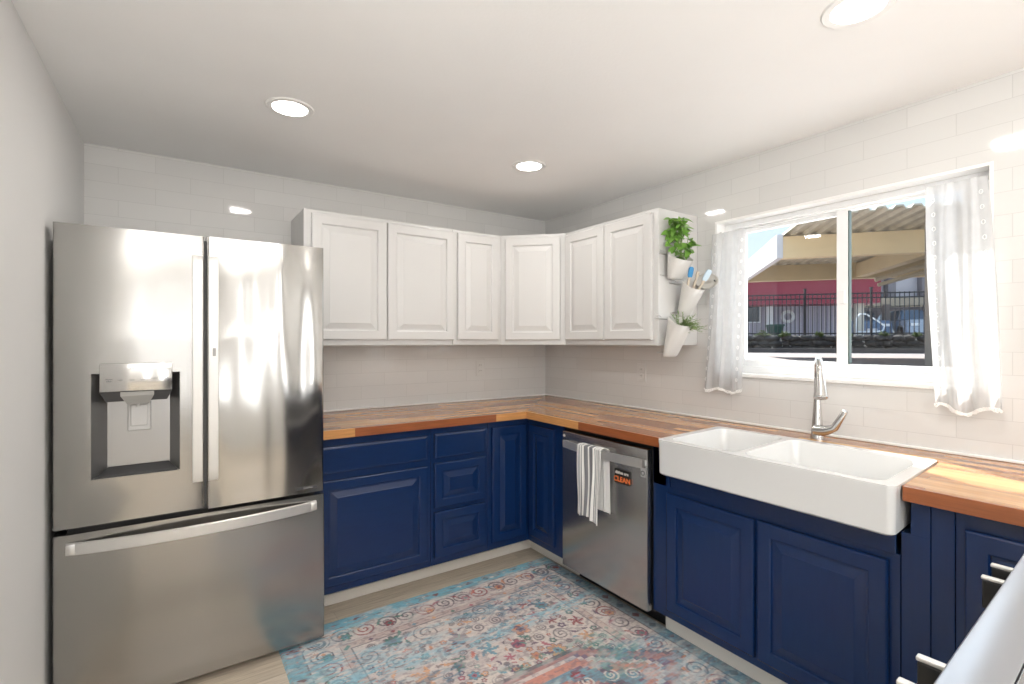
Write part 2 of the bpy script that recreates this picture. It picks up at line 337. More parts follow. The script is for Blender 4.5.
def sash(nm,x0,x1,y0,y1,za,zb,st,mt,seal=None):
    b=BM(); box(b,x0,x1,y0,y0+st,za,zb,.002); box(b,x0,x1,y1-mt,y1,za,zb,.002); box(b,x0,x1,y0+st,y1-mt,za,za+.034,.002); box(b,x0,x1,y0+st,y1-mt,zb-.026,zb,.002)
    s=obj('sash',b,M_vinyl,t); xm=(x0+x1)/2
    obj('pane',nbox(xm-.002,xm+.002,y0+st-.003,y1-mt+.003,za+.031,zb-.023),M_glass,s)
    return s
sl=sash('l',.112,.140,-2.10,a1-fw_,z0+.036,z1-.026,.045,.05)
sr=sash('r',.080,.108,a0+fw_,-2.062,z0+.030,z1-.020,.05,.047)
g=BM(); box(g,.082,.106,-2.1135,-2.109,z0+.064,z1-.046); obj('gasket',g,mat('dark_green_gasket',(.01,.045,.035),.4),sr)
b=BM(); box(b,.072,.080,-2.098,-2.078,1.52,1.58,.002); obj('latch',b,M_vinyl,sr)
# ================================================================== ceiling lamps
for i,(x,y) in enumerate(LAMPS):
    lab=['recessed round ceiling downlight above the refrigerator','recessed round ceiling downlight nearest the corner cabinets','recessed round ceiling downlight above the sink side, cut by the top edge',
      'recessed round ceiling downlight over the rug','added recessed ceiling downlight in the unseen rear of the room, side door end','added recessed ceiling downlight in the unseen rear of the room, by the narrow glazed door'][i]
    t=thing('ceiling_light',lab,'light',(x,y,H),'recessed ceiling downlights')
    b=BM(); lathe(b,(x,y,H),[(.066,-.001),(.068,-.004),(.088,-.0045),(.092,-.001),(.092,.0),(.066,.0)],40); obj('trim_ring',b,M_trim,t,smooth=True,autos=30)
    b=BM(); lathe(b,(x,y,H),[(.066,-.0005),(.066,-.003)],40); obj('diffuser',b,M_emit,t)
    lamp('downlight','AREA',(x,y,H-.012),LAMP_W,(1,.96,.91),shape='DISK',size=.13)
# ================================================================== upper cabinets
UZ0,UZ1=1.327,2.050; U=.33
def uc_doors(t,specs,o,u,nrm,z0=UZ0+.030,z1=UZ1-.020):
    for a,bb_ in specs:
        b=BM(); panel_door(b,Vector(o)+Vector(u)*a+Vector((0,0,z0)),u,(0,0,1),nrm,bb_-a,z1-z0,.019,.055); obj('door',b,M_uc,t)
t=thing('upper_cabinet','white two-door upper cabinet nearest the refrigerator','cabinet',(-1.43,-.16,UZ0),'white upper cabinets')
obj('cabinet_body',nbox(-1.869,-.992,-U,-.002,UZ0,UZ1,.0015),M_uc,t)
uc_doors(t,[(0,.411),(.417,.845)],(-1.832,-U,0),(1,0,0),(0,-1,0))
t=thing('upper_cabinet','narrow white single-door upper cabinet on the back wall, left of the angled corner one','cabinet',(-.8,-.16,UZ0),'white upper cabinets')
obj('cabinet_body',nbox(-.990,-.633,-U,-.002,UZ0,UZ1,.0015),M_uc,t)
uc_doors(t,[(0,.302)],(-.962,-U,0),(1,0,0),(0,-1,0))
t=thing('upper_cabinet','white upper cabinet set diagonally across the room corner','cabinet',(-.3,-.3,UZ0),'white upper cabinets')
b=BM(); po=[(-.002,-.002),(-.631,-.002),(-.631,-U),(-U,-.631),(-.002,-.631)]
loft(b,[[(x,y,UZ0) for x,y in po],[(x,y,UZ1) for x,y in po]]); obj('cabinet_body',b,M_uc,t)
q=1/math.sqrt(2); uc_doors(t,[(.030,.396)],(-.631,-U,0),(q,-q,0),(-q,-q,0))
t=thing('upper_cabinet','white two-door upper cabinet beside the window, carrying the herb planters','cabinet',(-.16,-1.0,UZ0),'white upper cabinets')
obj('cabinet_body',nbox(-U,-.002,-1.385,-.633,UZ0,UZ1,.0015),M_uc,t)
uc_doors(t,[(0,.347),(.352,.70)],(-U,-.650,0),(0,-1,0),(-1,0,0))
# ================================================================== base cabinets (back wall)
BZ0,BZ1=.118,.880; F=.611; th=.019
def drawer_front(t,x0,x1,z0,z1,raised,name='drawer'):
    b=BM(); panel_door(b,(x0,-F,z0),(1,0,0),(0,0,1),(0,-1,0),x1-x0,z1-z0,th,.050,raised); return obj(name,b,M_blue,t)
def base_body(x0,x1,y0,y1,toe='back'):
    b=BM(); box(b,x0,x1,y0,y1,BZ0,BZ1,.001)
    if toe=='back': box(b,x0,x1,-.462,y1,0,BZ0)
    elif toe=='right': box(b,-.476,x1,y0,y1,0,BZ0)
    else: box(b,-.512,x1,y0,y1,0,BZ0)
    return b
t=thing('base_cabinet','wide navy base cabinet beside the refrigerator, one drawer over one door','cabinet',(-1.57,-.3,0),'navy base cabinets')
obj('cabinet_body',base_body(-1.878,-1.273,-F,-.002),M_blue,t)
drawer_front(t,-1.862,-1.297,.706,.838,False); drawer_front(t,-1.862,-1.297,.156,.672,True,'door')
t=thing('base_cabinet','narrow navy base cabinet with a stack of three drawers','cabinet',(-1.09,-.3,0),'navy base cabinets')
obj('cabinet_body',base_body(-1.271,-.908,-F,-.002),M_blue,t)
for z0,z1,r in ((.706,.841,False),(.433,.680,True),(.160,.411,True)): drawer_front(t,-1.254,-.930,z0,z1,r)
t=thing('base_cabinet','navy corner base cabinet with two tall doors meeting in the inside corner','cabinet',(-.4,-.4,0),'navy base cabinets')
b=BM(); po=[(-.002,-.002),(-.906,-.002),(-.906,-F),(-F,-F),(-F,-.954),(-.002,-.954)]
loft(b,[[(x,y,BZ0) for x,y in po],[(x,y,BZ1) for x,y in po]])
po=[(-.002,-.002),(-.906,-.002),(-.906,-.462),(-.476,-.462),(-.476,-.950),(-.002,-.950)]
loft(b,[[(x,y,0) for x,y in po],[(x,y,BZ0) for x,y in po]]); obj('cabinet_body',b,M_bluev,t)
b=BM(); panel_door(b,(-.884,-F,.160),(1,0,0),(0,0,1),(0,-1,0),.250,.680,th,.050); obj('door',b,M_bluev,t)
b=BM(); panel_door(b,(-F,-.638,.160),(0,-1,0),(0,0,1),(-1,0,0),.240,.680,th,.050); obj('door',b,M_bluev,t)
# ================================================================== dishwasher
t=thing('dishwasher','stainless steel dishwasher with a striped towel over its bar handle','dishwasher',(-.35,-1.25,0))
b=BM(); box(b,-.598,-.01,-1.585,-.956,.10,.868,.002); box(b,-.500,-.02,-1.583,-.962,0,.1); obj('tub',b,M_black,t)
b=BM(); x0=-.642                                     # door with a shallow pocket behind the handle
box(b,x0,-.600,-1.578,-.976,.108,.852,.004); d=obj('door',b,M_st4,t,smooth=True,autos=35)
# bowed bar handle
b=BM(); N=16; rings=[]
for k in range(N+1):
    f=k/N; y=-1.012-.560*f; bow=.034*math.sin(math.pi*(.12+.76*f))**.8; z=.790-.002*math.sin(math.pi*f); hh=.019+.002*f
    x=x0-.012-bow
    rings.append([(x,y,z-hh),(x+.012,y,z-hh+.001),(x+.012,y,z+hh-.001),(x,y,z+hh)])
loft(b,rings)
box(b,x0-.030,x0,-1.030,-1.013,.776,.806,.002); box(b,x0-.030,x0,-1.570,-1.553,.774,.804,.002)
obj('handle',b,M_hdl,t,smooth=True,autos=40)
b=BM(); box(b,x0-.0014,x0+.001,-1.567,-1.540,.722,.766,.001); s=obj('energy_sticker',b,mat('grey_sticker',(.50,.50,.49),.5),t)
def text(name,body,size,loc,u,nrm,m,parent,extr=.0004,bold=0):
    c=bpy.data.curves.new(name,'FONT'); c.body=body; c.size=size; c.extrude=extr; c.align_x='CENTER'; c.align_y='CENTER'; c.offset=bold
    tmp=bpy.data.objects.new('tmp',c); COL.objects.link(tmp); bpy.context.view_layer.update()
    me=bpy.data.meshes.new_from_object(tmp.evaluated_get(bpy.context.evaluated_depsgraph_get())); bpy.data.objects.remove(tmp); me.materials.clear(); me.materials.append(m); me.name=name
    o=bpy.data.objects.new(name,me); COL.objects.link(o)
    u=Vector(u); n=Vector(nrm); v=n.cross(u)
    M=Matrix((u,v,n)).transposed(); o.rotation_euler=M.to_euler(); o.parent=parent; o.location=Vector(loc)-WL[parent.name]; return o
b=BM(); 
for k in range(24):
    a0_,a1_=2*math.pi*k/24,2*math.pi*(k+1)/24
    f=lambda r,a:(x0-.0022,-1.5535+r*math.cos(a),.740+r*math.sin(a))
    vs=[b.verts.new(f(r,a)) for r,a in ((.0075,a0_),(.0115,a0_),(.0115,a1_),(.0075,a1_))]; b.faces.new(vs)
obj('sticker_symbol',b,M_dgrey,s)
b=BM(); lathe(b,(x0,-.992,.828),[(.0,-.0015),(.008,-.0015),(.008,.001),(0,.001)],20,'X'); obj('round_badge',b,mat('badge_grey',(.55,.50,.50),.4),t)
t=thing('magnetic_sign','small black magnetic dishwasher sign reading CLEAN in orange','sign',(x0-.003,-1.432,.690))
b=nbox(x0-.011,x0-.0005,-1.480,-1.384,.662,.730,.0015); obj('sign_plate',b,mat('sign_black',(.012,.010,.010),.4),t)
text('lettering','CLEAN',.034,(x0-.0116,-1.433,.682),(0,-1,0),(-1,0,0),mat('sign_orange',(.85,.20,.05),.5,emit=0),t,bold=.0009)
text('script_lettering','dishes are',.021,(x0-.0116,-1.432,.715),(0,-1,0),(-1,0,0),mat('sign_cream',(.72,.66,.60),.5),t,bold=.0005)
# ================================================================== towel
def towel():
    bm=BM(); uvl=bm.loops.layers.uv.new('UVMap'); NU,NV=44,46
    xh=x0-.012-.032
    def P(s,v,side):
        # s 0..1 across (y), v 0..1 down; side -1 = front fall, 1 = back fall
        y=-1.158-.175*s
        fold=.006*math.sin(s*23+1)+.004*math.sin(s*41+v*2)
        top=.813
        if side<0:
            L=.345+.020*s+.006*math.sin(s*9); x=xh-.006-.012*v+fold*(.35+.9*v)-.004; y2=y+.022*(v)*(0.5-s)*-.3+.004*math.sin(v*5+s*4)
            return Vector((x,y2-.004*v,top-L*v))
        else:
            L=.315; y=-1.225-.135*s; x=xh+.022+.010*v+fold*(.2+.4*v)*.6; x=min(x,x0-.004)
            return Vector((x,y,top-L*v))
    def grid(fn,us):
        vs=[[bm.verts.new(fn(s/NU,v/NV)) for s in range(NU+1)] for v in range(NV+1)]
        for j in range(NV):
            for i in range(NU):
                f=bm.faces.new((vs[j][i],vs[j][i+1],vs[j+1][i+1],vs[j+1][i]))
                for l,(a,c) in zip(f.loops,((i,j),(i+1,j),(i+1,j+1),(i,j+1))): l[uvl].uv=(us(a/NU),c/NV)
        return vs
    A=grid(lambda s,v:P(s,v,-1),lambda s:s*.86); Bk=grid(lambda s,v:P(s,v,1),lambda s:.80+.19*s)
    # over the bar
    prev=A[0]
    for k in range(1,5):
        f=k/5; row=[]
        for i in range(NU+1):
            a,c=A[0][i].co,Bk[0][i].co; p=a.lerp(c,f); p.z=a.z+.010*math.sin(math.pi*f); row.append(bm.verts.new(p))
        for i in range(NU):
            fc=bm.faces.new((prev[i],prev[i+1],row[i+1],row[i]))
            for l,a in zip(fc.loops,(i,i+1,i+1,i)): l[uvl].uv=(a/NU*.86,0)
        prev=row
    for i in range(NU):
        fc=bm.faces.new((prev[i],prev[i+1],Bk[0][i+1],Bk[0][i]))
        for l,a in zip(fc.loops,(i,i+1,i+1,i)): l[uvl].uv=(a/NU*.86,0)
    o=obj('dish_towel',bm,M_towel,smooth=True)
    md=o.modifiers.new('thick','SOLIDIFY'); md.thickness=.0028; md.offset=0
    return o
tag(towel(),'white dish towel with grey stripes hanging over the dishwasher handle','towel')
# ================================================================== sink cabinet and the cabinets towards the range
def door_r(t,y0,y1,z0,z1,F_=.611,stile=.055,m=None,name='door'):
    b=BM(); panel_door(b,(-F_,y0,z0),(0,-1,0),(0,0,1),(-1,0,0),y0-y1,z1-z0,th,stile); return obj(name,b,m or M_bluev,t)
t=thing('base_cabinet','navy two-door base cabinet directly under the white farmhouse sink','cabinet',(-.3,-2.06,0),'navy base cabinets')
b=BM(); box(b,-F,-.002,-2.530,-1.588,BZ0,.700,.001); box(b,-.512,-.002,-2.530,-1.588,0,BZ0)
box(b,-F,-.58,-1.660,-1.588,.700,BZ1,.001)
box(b,-.185,-.002,-2.530,-1.588,.700,BZ1)
box(b,-F,-.002,-1.680,-1.588,.700,BZ1)
obj('cabinet_body',b,M_bluev,t)
obj('apron_rail',nbox(-F-.010,-F,-2.522,-1.690,.700,.772,.002),M_bluev,t)
door_r(t,-1.671,-2.076,.155,.676); door_r(t,-2.089,-2.503,.155,.678)
t=thing('base_cabinet','navy base cabinet with plank filler panels, right of the sink behind the stove knobs','cabinet',(-.3,-3.05,0),'navy base cabinets')
b=BM(); box(b,-F,-.002,-3.58,-2.660,BZ0,BZ1,.001); box(b,-.512,-.002,-3.58,-2.534,0,BZ0)
obj('cabinet_body',b,M_bluev,t)
b=BM(); box(b,-F-.006,-.25,-2.6045,-2.534,BZ0,.774,.0015); box(b,-F-.006,-.25,-2.6045,-2.557,.773,BZ1,.0015); obj('filler_panel',b,M_bluev,t)
obj('filler_panel',nbox(-F-.004,-.25,-2.659,-2.6055,BZ0,BZ1,.0015),M_bluev,t)
door_r(t,-2.682,-3.10,.160,.828)
# ================================================================== worktop
CZ0,CZ1=.8815,.9235; CD=.667
sy0,sy1,sxb=-1.6925,-2.5535,-.200; SK=.085
t=thing('countertop','L-shaped butcher block worktop of mixed light and dark staves','countertop',(-.4,-.4,CZ0))
b=BM(); po=[(-.002,-.002),(-1.878,-.002),(-1.878,-CD+.010),(-CD+.010,-CD+.010)]
loft(b,[[(x,y,CZ0) for x,y in po],[(x,y,CZ1) for x,y in po]])
o=obj('back_run',b,M_bbX,t); 
b=BM(); CE=CD-.010; po=[(-.002,-.002),(-CE,-CE),(-CE,sy0+SK*(.7-CE)),(sxb,sy0+SK*.5),(sxb,sy1+SK*.5),(-CE,sy1+SK*(.7-CE)),(-CE,-3.6),(-.002,-3.6)]
loft(b,[[(x,y,CZ0) for x,y in po],[(x,y,CZ1) for x,y in po]]); obj('window_run',b,M_bbY,t)
c_l=srgb(200,144,88); c_d=srgb(146,84,48)
M_eLx=stave_mat('light_edge_stave_back','X','Y',.3,9,1,[c_l,c_l,c_l],.28,.1,coat=.2,gap=0); M_eDx=stave_mat('dark_edge_stave_back','X','Y',.3,9,2,[c_d,c_d,c_d],.28,.1,coat=.2,gap=0)
M_eLy=stave_mat('light_edge_stave_side','Y','X',.3,9,3,[c_l,c_l,c_l],.28,.1,coat=.2,gap=0); M_eDy=stave_mat('dark_edge_stave_side','Y','X',.3,9,4,[c_d,c_d,c_d],.28,.1,coat=.2,gap=0)
for xa,xb_,mm in ((-1.878,-1.700,M_eLx),(-1.700,-.882,M_eDx),(-.882,-CD+.0005,M_eLx)): obj('edge_stave',nbox(xa,xb_,-CD,-CD+.010,CZ0,CZ1,.0008),mm,t)
for ya,yb_,mm in ((-1.135,-CD+.010,M_eLy),(sy0+.004,-1.135,M_eDy),(-3.6,sy1,M_eDy)): obj('edge_stave',nbox(-CD,-CD+.010,ya,yb_,CZ0,CZ1,.0008),mm,t)
# ================================================================== farmhouse sink
def rrect(x0,x1,y0,y1,r,z,n=6):
    o=[]
    for cx,cy,a0_ in ((x1-r,y1-r,0),(x0+r,y1-r,90),(x0+r,y0+r,180),(x1-r,y0+r,270)):
        for k in range(n+1):
            a=R(a0_+90*k/n); o.append((cx+r*math.cos(a),cy+r*math.sin(a),z))
    return o
t=thing('farmhouse_sink','white fireclay double-bowl apron-front sink','sink',(-.45,-2.13,.78))
X0,X1,Y0,Y1=-.722,-.2055,-2.552,-1.694
ZR=.930; divy=-2.050
bm=BM()
out=[rrect(X0+.010,X1-.010,Y0+.010,Y1-.010,.020,.781),rrect(X0+.004,X1-.004,Y0+.004,Y1-.004,.022,.787),rrect(X0+.002,X1-.002,Y0+.002,Y1-.002,.022,.91),rrect(X0,X1,Y0,Y1,.024,.918),rrect(X0,X1,Y0,Y1,.024,.930),rrect(X0+.004,X1-.004,Y0+.004,Y1-.004,.022,ZR)]
vr=[[bm.verts.new(p) for p in r] for r in out]
n=len(out[0])
for a,b_ in zip(vr[:-1],vr[1:]):
    for i in range(n): bm.faces.new((a[i],a[(i+1)%n],b_[(i+1)%n],b_[i]))
bm.faces.new(vr[0][::-1])
edges=[bm.edges.get((vr[-1][i],vr[-1][(i+1)%n])) for i in range(n)]
for (ya,yb) in ((Y0+.038,divy-.012),(divy+.012,Y1-.036)):
    x0_,x1_=X0+.036,X1-.040
    rs=[rrect(x0_,x1_,ya,yb,.045,ZR),rrect(x0_+.004,x1_-.004,ya+.004,yb-.004,.043,ZR-.006),rrect(x0_+.012,x1_-.012,ya+.012,yb-.012,.04,.815),rrect(x0_+.035,x1_-.035,ya+.035,yb-.035,.04,.797)]
    v2=[[bm.verts.new(p) for p in r] for r in rs]; nn=len(rs[0])
    for a,b_ in zip(v2[:-1],v2[1:]):
        for i in range(nn): bm.faces.new((a[i],b_[i],b_[(i+1)%nn],a[(i+1)%nn]))
    bm.faces.new(v2[-1])
    edges+=[bm.edges.get((v2[0][i],v2[0][(i+1)%nn])) for i in range(nn)]
bmesh.ops.triangle_fill(bm,edges=edges,use_beauty=True)
for v in bm.verts: v.co.y+=SK*(v.co.x+.70)
obj('basin',bm,M_fireclay,t,smooth=True,autos=38)
for y in (-2.31,-1.87):
    b=BM(); lathe(b,(-.46,y+.02,.797),[(.0,.001),(.030,.001),(.034,.004),(.042,.004),(.044,.0)],24); obj('drain',b,M_chrome,t,smooth=True)
# ================================================================== faucet
fx,fy=-.110,-2.066
t=thing('faucet','satin nickel pull-down kitchen faucet behind the sink','faucet',(fx,fy,CZ1))
b=BM(); lathe(b,(fx,fy,CZ1),[(.0,.0),(.0265,0),(.0265,.004),(.0245,.02),(.0215,.06),(.0185,.10),(.0155,.14),(.013,.18),(.0125,.24)],28)
obj('body',b,M_chrome,t,smooth=True,autos=40)
dx,dy=-.88,-.47
pts=[Vector((fx,fy,CZ1+.235))]+[Vector((fx+dx*.075*(1-math.cos(a)),fy+dy*.075*(1-math.cos(a)),CZ1+.275+.075*math.sin(a))) for a in [R(x) for x in range(0,166,15)]]
b=BM(); tube(b,pts,.0125,16); obj('spout',b,M_chrome,t,smooth=True,autos=50)
e=pts[-1]; d=(pts[-1]-pts[-2]).normalized()
b=BM(); tube(b,[e-d*.004,e+d*.01,e+d*.05,e+d*.105,e+d*.108],[.0125,.0145,.020,.0265,.023],20); obj('spray_head',b,M_chrome,t,smooth=True,autos=40)
# lever: short arm swelling out of the body, then a straight upright lever
hp=Vector((fx-.008,fy-.0,CZ1+.040))
b=BM(); pp=bez(hp,hp+Vector((-.01,-.04,.0)),hp+Vector((-.015,-.055,.008)),hp+Vector((-.018,-.080,.022)),8)
tube(b,pp,[.026,.025,.0235,.022,.0205,.019,.0175,.016,.015],16); hnd=obj('handle',b,M_chrome,t,smooth=True,autos=50)
p1=pp[-1]; b=BM(); tube(b,[p1+Vector((.0,.008,-.006)),p1,p1+Vector((-.006,-.022,.036)),p1+Vector((-.012,-.044,.074)),p1+Vector((-.0125,-.046,.077))],[.015,.0155,.0135,.011,.008],14); obj('lever',b,M_chrome,hnd,smooth=True,autos=50)
# ================================================================== refrigerator
FY=-.800
t=thing('refrigerator','stainless steel french-door refrigerator with a water dispenser and bottom freezer drawer','refrigerator',(-2.33,-.42,0))
b=BM(); box(b,-2.755,-1.905,-.735,-.035,.03,1.735,.004); box(b,-2.74,-1.92,-.645,-.1,0,.03)
box(b,-2.75,-2.66,-.76,-.60,1.735,1.755,.003); box(b,-2.00,-1.91,-.76,-.60,1.735,1.755,.003); obj('case',b,mat('fridge_case',(.10,.10,.10),.45),t)
def door_slab(bm,x0,x1,z0,z1,y1=-.737,y0=FY,hole=None,crown=.004,N=24):
    """slab with a faintly crowned front and rounded vertical edges; optional rectangular hole in the front"""
    def fy_(x):
        f=(x-x0)/(x1-x0); return y0-crown*(1-(2*f-1)**2)*0+0
    r=.010
    xs=[x0]+[x0+r*(1-math.cos(R(a))) for a in (30,60,90)]
    ys=[y0+r]+[y0+r*(1-math.sin(R(a))) for a in (30,60,90)]
    prof=list(zip(xs,ys))
    prof+= [(x1-(x-x0),y) for x,y in reversed(prof)]
    prof=[(x0,y1)]+prof+[(x1,y1)]
    if hole is None:
        rings=[[(x,y,z0) for x,y in prof],[(x,y,z1) for x,y in prof]]; loft(bm,rings); return
    hx0,hx1,hz0,hz1,hd=hole
    P=[bm.verts.new((x,y,z)) for z in (z0,z1) for x,y in prof]; m=len(prof)
    i0=4; i1=m-5                        # front face end columns
    for i in range(m):
        j=(i+1)%m
        if i==i0: continue
        bm.faces.new((P[i],P[j],P[m+j],P[m+i]))
    bm.faces.new([P[i] for i in range(m)][::-1]); bm.faces.new([P[m+i] for i in range(m)])
    H_=[bm.verts.new((x,y0,z)) for x,z in ((hx0,hz0),(hx1,hz0),(hx1,hz1),(hx0,hz1))]
    O_=[P[i0],P[i0+1],P[m+i0+1],P[m+i0]]
    for k in range(4):
        bm.faces.new((O_[k],O_[(k+1)%4],H_[(k+1)%4],H_[k]))
    return H_
# left door with dispenser recess
b=BM(); door_slab(b,-2.784,-2.3355,.690,1.764,hole=(-2.681,-2.416,.852,1.232,.1))
dl=obj('left_door',b,M_st1,t,smooth=True,autos=25)
b=BM(); fr=[(-2.681,.852),(-2.416,.852),(-2.416,1.232),(-2.681,1.232)]; bk=[(-2.640,.875),(-2.448,.875),(-2.448,1.215),(-2.640,1.215)]
r0=[(x,FY+.0005,z) for x,z in fr]; r1=[(x,FY+.060,z) for x,z in bk]
vr=[[b.verts.new(p) for p in r] for r in (r0,r1)]
for i in range(4): b.faces.new((vr[0][i],vr[0][(i+1)%4],vr[1][(i+1)%4],vr[1][i]))
b.faces.new(vr[1]); obj('dispenser_recess',b,mat('dispenser_steel',(.36,.355,.35),.28,.85),dl)
b=BM(); loft(b,[[(-2.672,FY+.001,.853),(-2.424,FY+.001,.853),(-2.452,FY+.056,.8755),(-2.636,FY+.056,.8755)],[(-2.672,FY+.001,.859),(-2.424,FY+.001,.859),(-2.452,FY+.056,.8815),(-2.636,FY+.056,.8815)]]); obj('drip_tray',b,M_dgrey,dl)
b=BM(); box(b,-2.657,-2.440,FY-.010,FY+.03,1.165,1.268,.003); cp=obj('control_panel',b,mat('panel_mirror_grey',(.56,.55,.53),.13,.9),dl,smooth=True,autos=30)
b=BM(); loft(b,[[(-2.657,FY-.008,1.165),(-2.440,FY-.008,1.165),(-2.440,FY+.055,1.165),(-2.657,FY+.055,1.165)],[(-2.640,FY+.004,1.128),(-2.457,FY+.004,1.128),(-2.457,FY+.055,1.128),(-2.640,FY+.055,1.128)]]); obj('dispenser_hood',b,M_dgrey,dl)
b=BM(); loft(b,[[(-2.597,FY-.016,1.163),(-2.497,FY-.016,1.163),(-2.497,FY+.03,1.163),(-2.597,FY+.03,1.163)],[(-2.597,FY-.014,1.148),(-2.497,FY-.014,1.148),(-2.497,FY+.03,1.148),(-2.597,FY+.03,1.148)],[(-2.578,FY+.0,1.116),(-2.514,FY+.0,1.116),(-2.514,FY+.03,1.116),(-2.578,FY+.03,1.116)]]); sp=obj('spout_block',b,mat('grey_metal_plastic',(.40,.40,.39),.35,.5),dl)
b=BM(); lathe(b,(-2.546,FY+.010,1.104),[(.005,0),(.006,.012)],12); obj('nozzle',b,M_hdl,sp)
b=BM(); box(b,-2.580,-2.508,FY+.048,FY+.060,1.010,1.118,.004); box(b,-2.571,-2.517,FY+.043,FY+.050,1.028,1.110,.003); obj('paddle',b,mat('paddle_grey',(.50,.495,.485),.35,.3),dl)
M_ink=mat('panel_ink',(.16,.16,.17),.5)
text('lettering','LG  ThinQ',.011,(-2.545,FY-.0108,1.250),(1,0,0),(0,-1,0),M_ink,cp)
for i,(x,s_) in enumerate(((-2.630,'Water\nFilter'),(-2.598,'Light'),(-2.563,'Lock'),(-2.528,'Ice Plus'),(-2.496,'Cubed\nIce'),(-2.461,'Wi-Fi'))):
    text('lettering',s_,.0075,(x,FY-.0108,1.207),(1,0,0),(0,-1,0),M_ink,cp)
# right door
b=BM(); door_slab(b,-2.3265,-1.879,.683,1.766); dr=obj('right_door',b,M_st2,t,smooth=True,autos=25)
# inset vertical grips down the meeting edges
def grip(par,x0,x1,m):
    b=BM(); z0,z1=.815,1.672; sg=1 if x0<-2.33 and x1<-2.33 else -1
    rings=[]
    xi,xo=(x0,x1)
    for z,k in ((z0-.02,0),(z0,.6),(z0+.03,1),(z1-.03,1),(z1,.6),(z1+.014,0)):
        dd=.006*k
        rings.append([(xi,FY+.002,z),(xi+.002,FY-dd*.8,z),(xo-.002,FY-dd,z),(xo,FY+.002,z)] )
    loft(b,rings); return obj('grip',b,m,par,smooth=True,autos=30)
gl_=grip(dl,-2.376,-2.3395,M_hdl); gr_=grip(dr,-2.3225,-2.286,M_hdl)
b=BM(); box(b,-2.307,-2.296,FY-.0085,FY-.004,1.290,1.322,.001); obj('latch_button',b,mat('latch_grey',(.30,.29,.28),.4,.6),gr_)
b=BM(); box(b,-1.996,-1.908,FY-.0015,FY+.001,.700,.712,.0005); bd=obj('badge_plate',b,M_dgrey,dr)
text('lettering','InstaView',.010,(-1.946,FY-.0018,.7058),(1,0,0),(0,-1,0),mat('badge_silver',(.6,.6,.6),.3,.8),bd)
# centre gap strip
obj('centre_gasket',nbox(-2.335,-2.327,FY+.02,FY+.06,.69,1.75),mat('gasket_grey',(.08,.08,.08),.6),t)
# freezer drawer
b=BM(); door_slab(b,-2.784,-1.876,.030,.668); fd=obj('freezer_drawer',b,M_st3,t,smooth=True,autos=25)
b=BM(); rings=[]; N=28
for k in range(N+1):
    f=k/N; x=-2.748+.836*f; bow=.052*math.sin(math.pi*min(1,max(0,f)))**.75 if 0<f<1 else 0
    y=FY-.006-bow; z=.619+.004*f; hh=.022
    rings.append([(x,y+.004,z-hh),(x,y,z-hh+.003),(x,y-.001,z+hh-.004),(x,y+.006,z+hh),(x,y+.014,z+hh-.002),(x,y+.014,z-hh+.002)])
loft(b,rings); box(b,-2.748,-2.722,FY-.016,FY,.602,.638,.002); box(b,-1.938,-1.912,FY-.016,FY,.606,.640,.002)
obj('handle',b,M_hdl,fd,smooth=True,autos=40)
# ================================================================== outlets
def outlet(lab,c,axis):
    t=thing('wall_outlet',lab,'outlet',c,'white duplex wall outlets')
    def bx(du,dz0,dz1,w,dep0,dep1,bev=0):
        x,y,z=c
        if axis=='Y': return nbox(x+du-w,x+du+w,y-dep1,y-dep0,z+dz0,z+dz1,bev)
        return nbox(x-dep1,x-dep0,y+du-w,y+du+w,z+dz0,z+dz1,bev)
    pl=obj('cover_plate',bx(0,-.057,.057,.035,.0005,.006,.002),M_plate,t)
    for z in (-.02,.02):
        r=obj('socket',bx(0,z-.0145,z+.0145,.0165,.006,.0085,.002),M_plate,t)
        for u,hh in ((-.006,.0045),(.006,.0035)): obj('slot',bx(u,z-hh+.002,z+hh+.002,.0012,.0085,.0088),M_slot,r)
outlet('white duplex outlet on the back wall tiles above the worktop',(-.599,0,1.156),'Y')
outlet('white duplex outlet on the side wall tiles, left of the window',(0,-.983,1.152),'X')
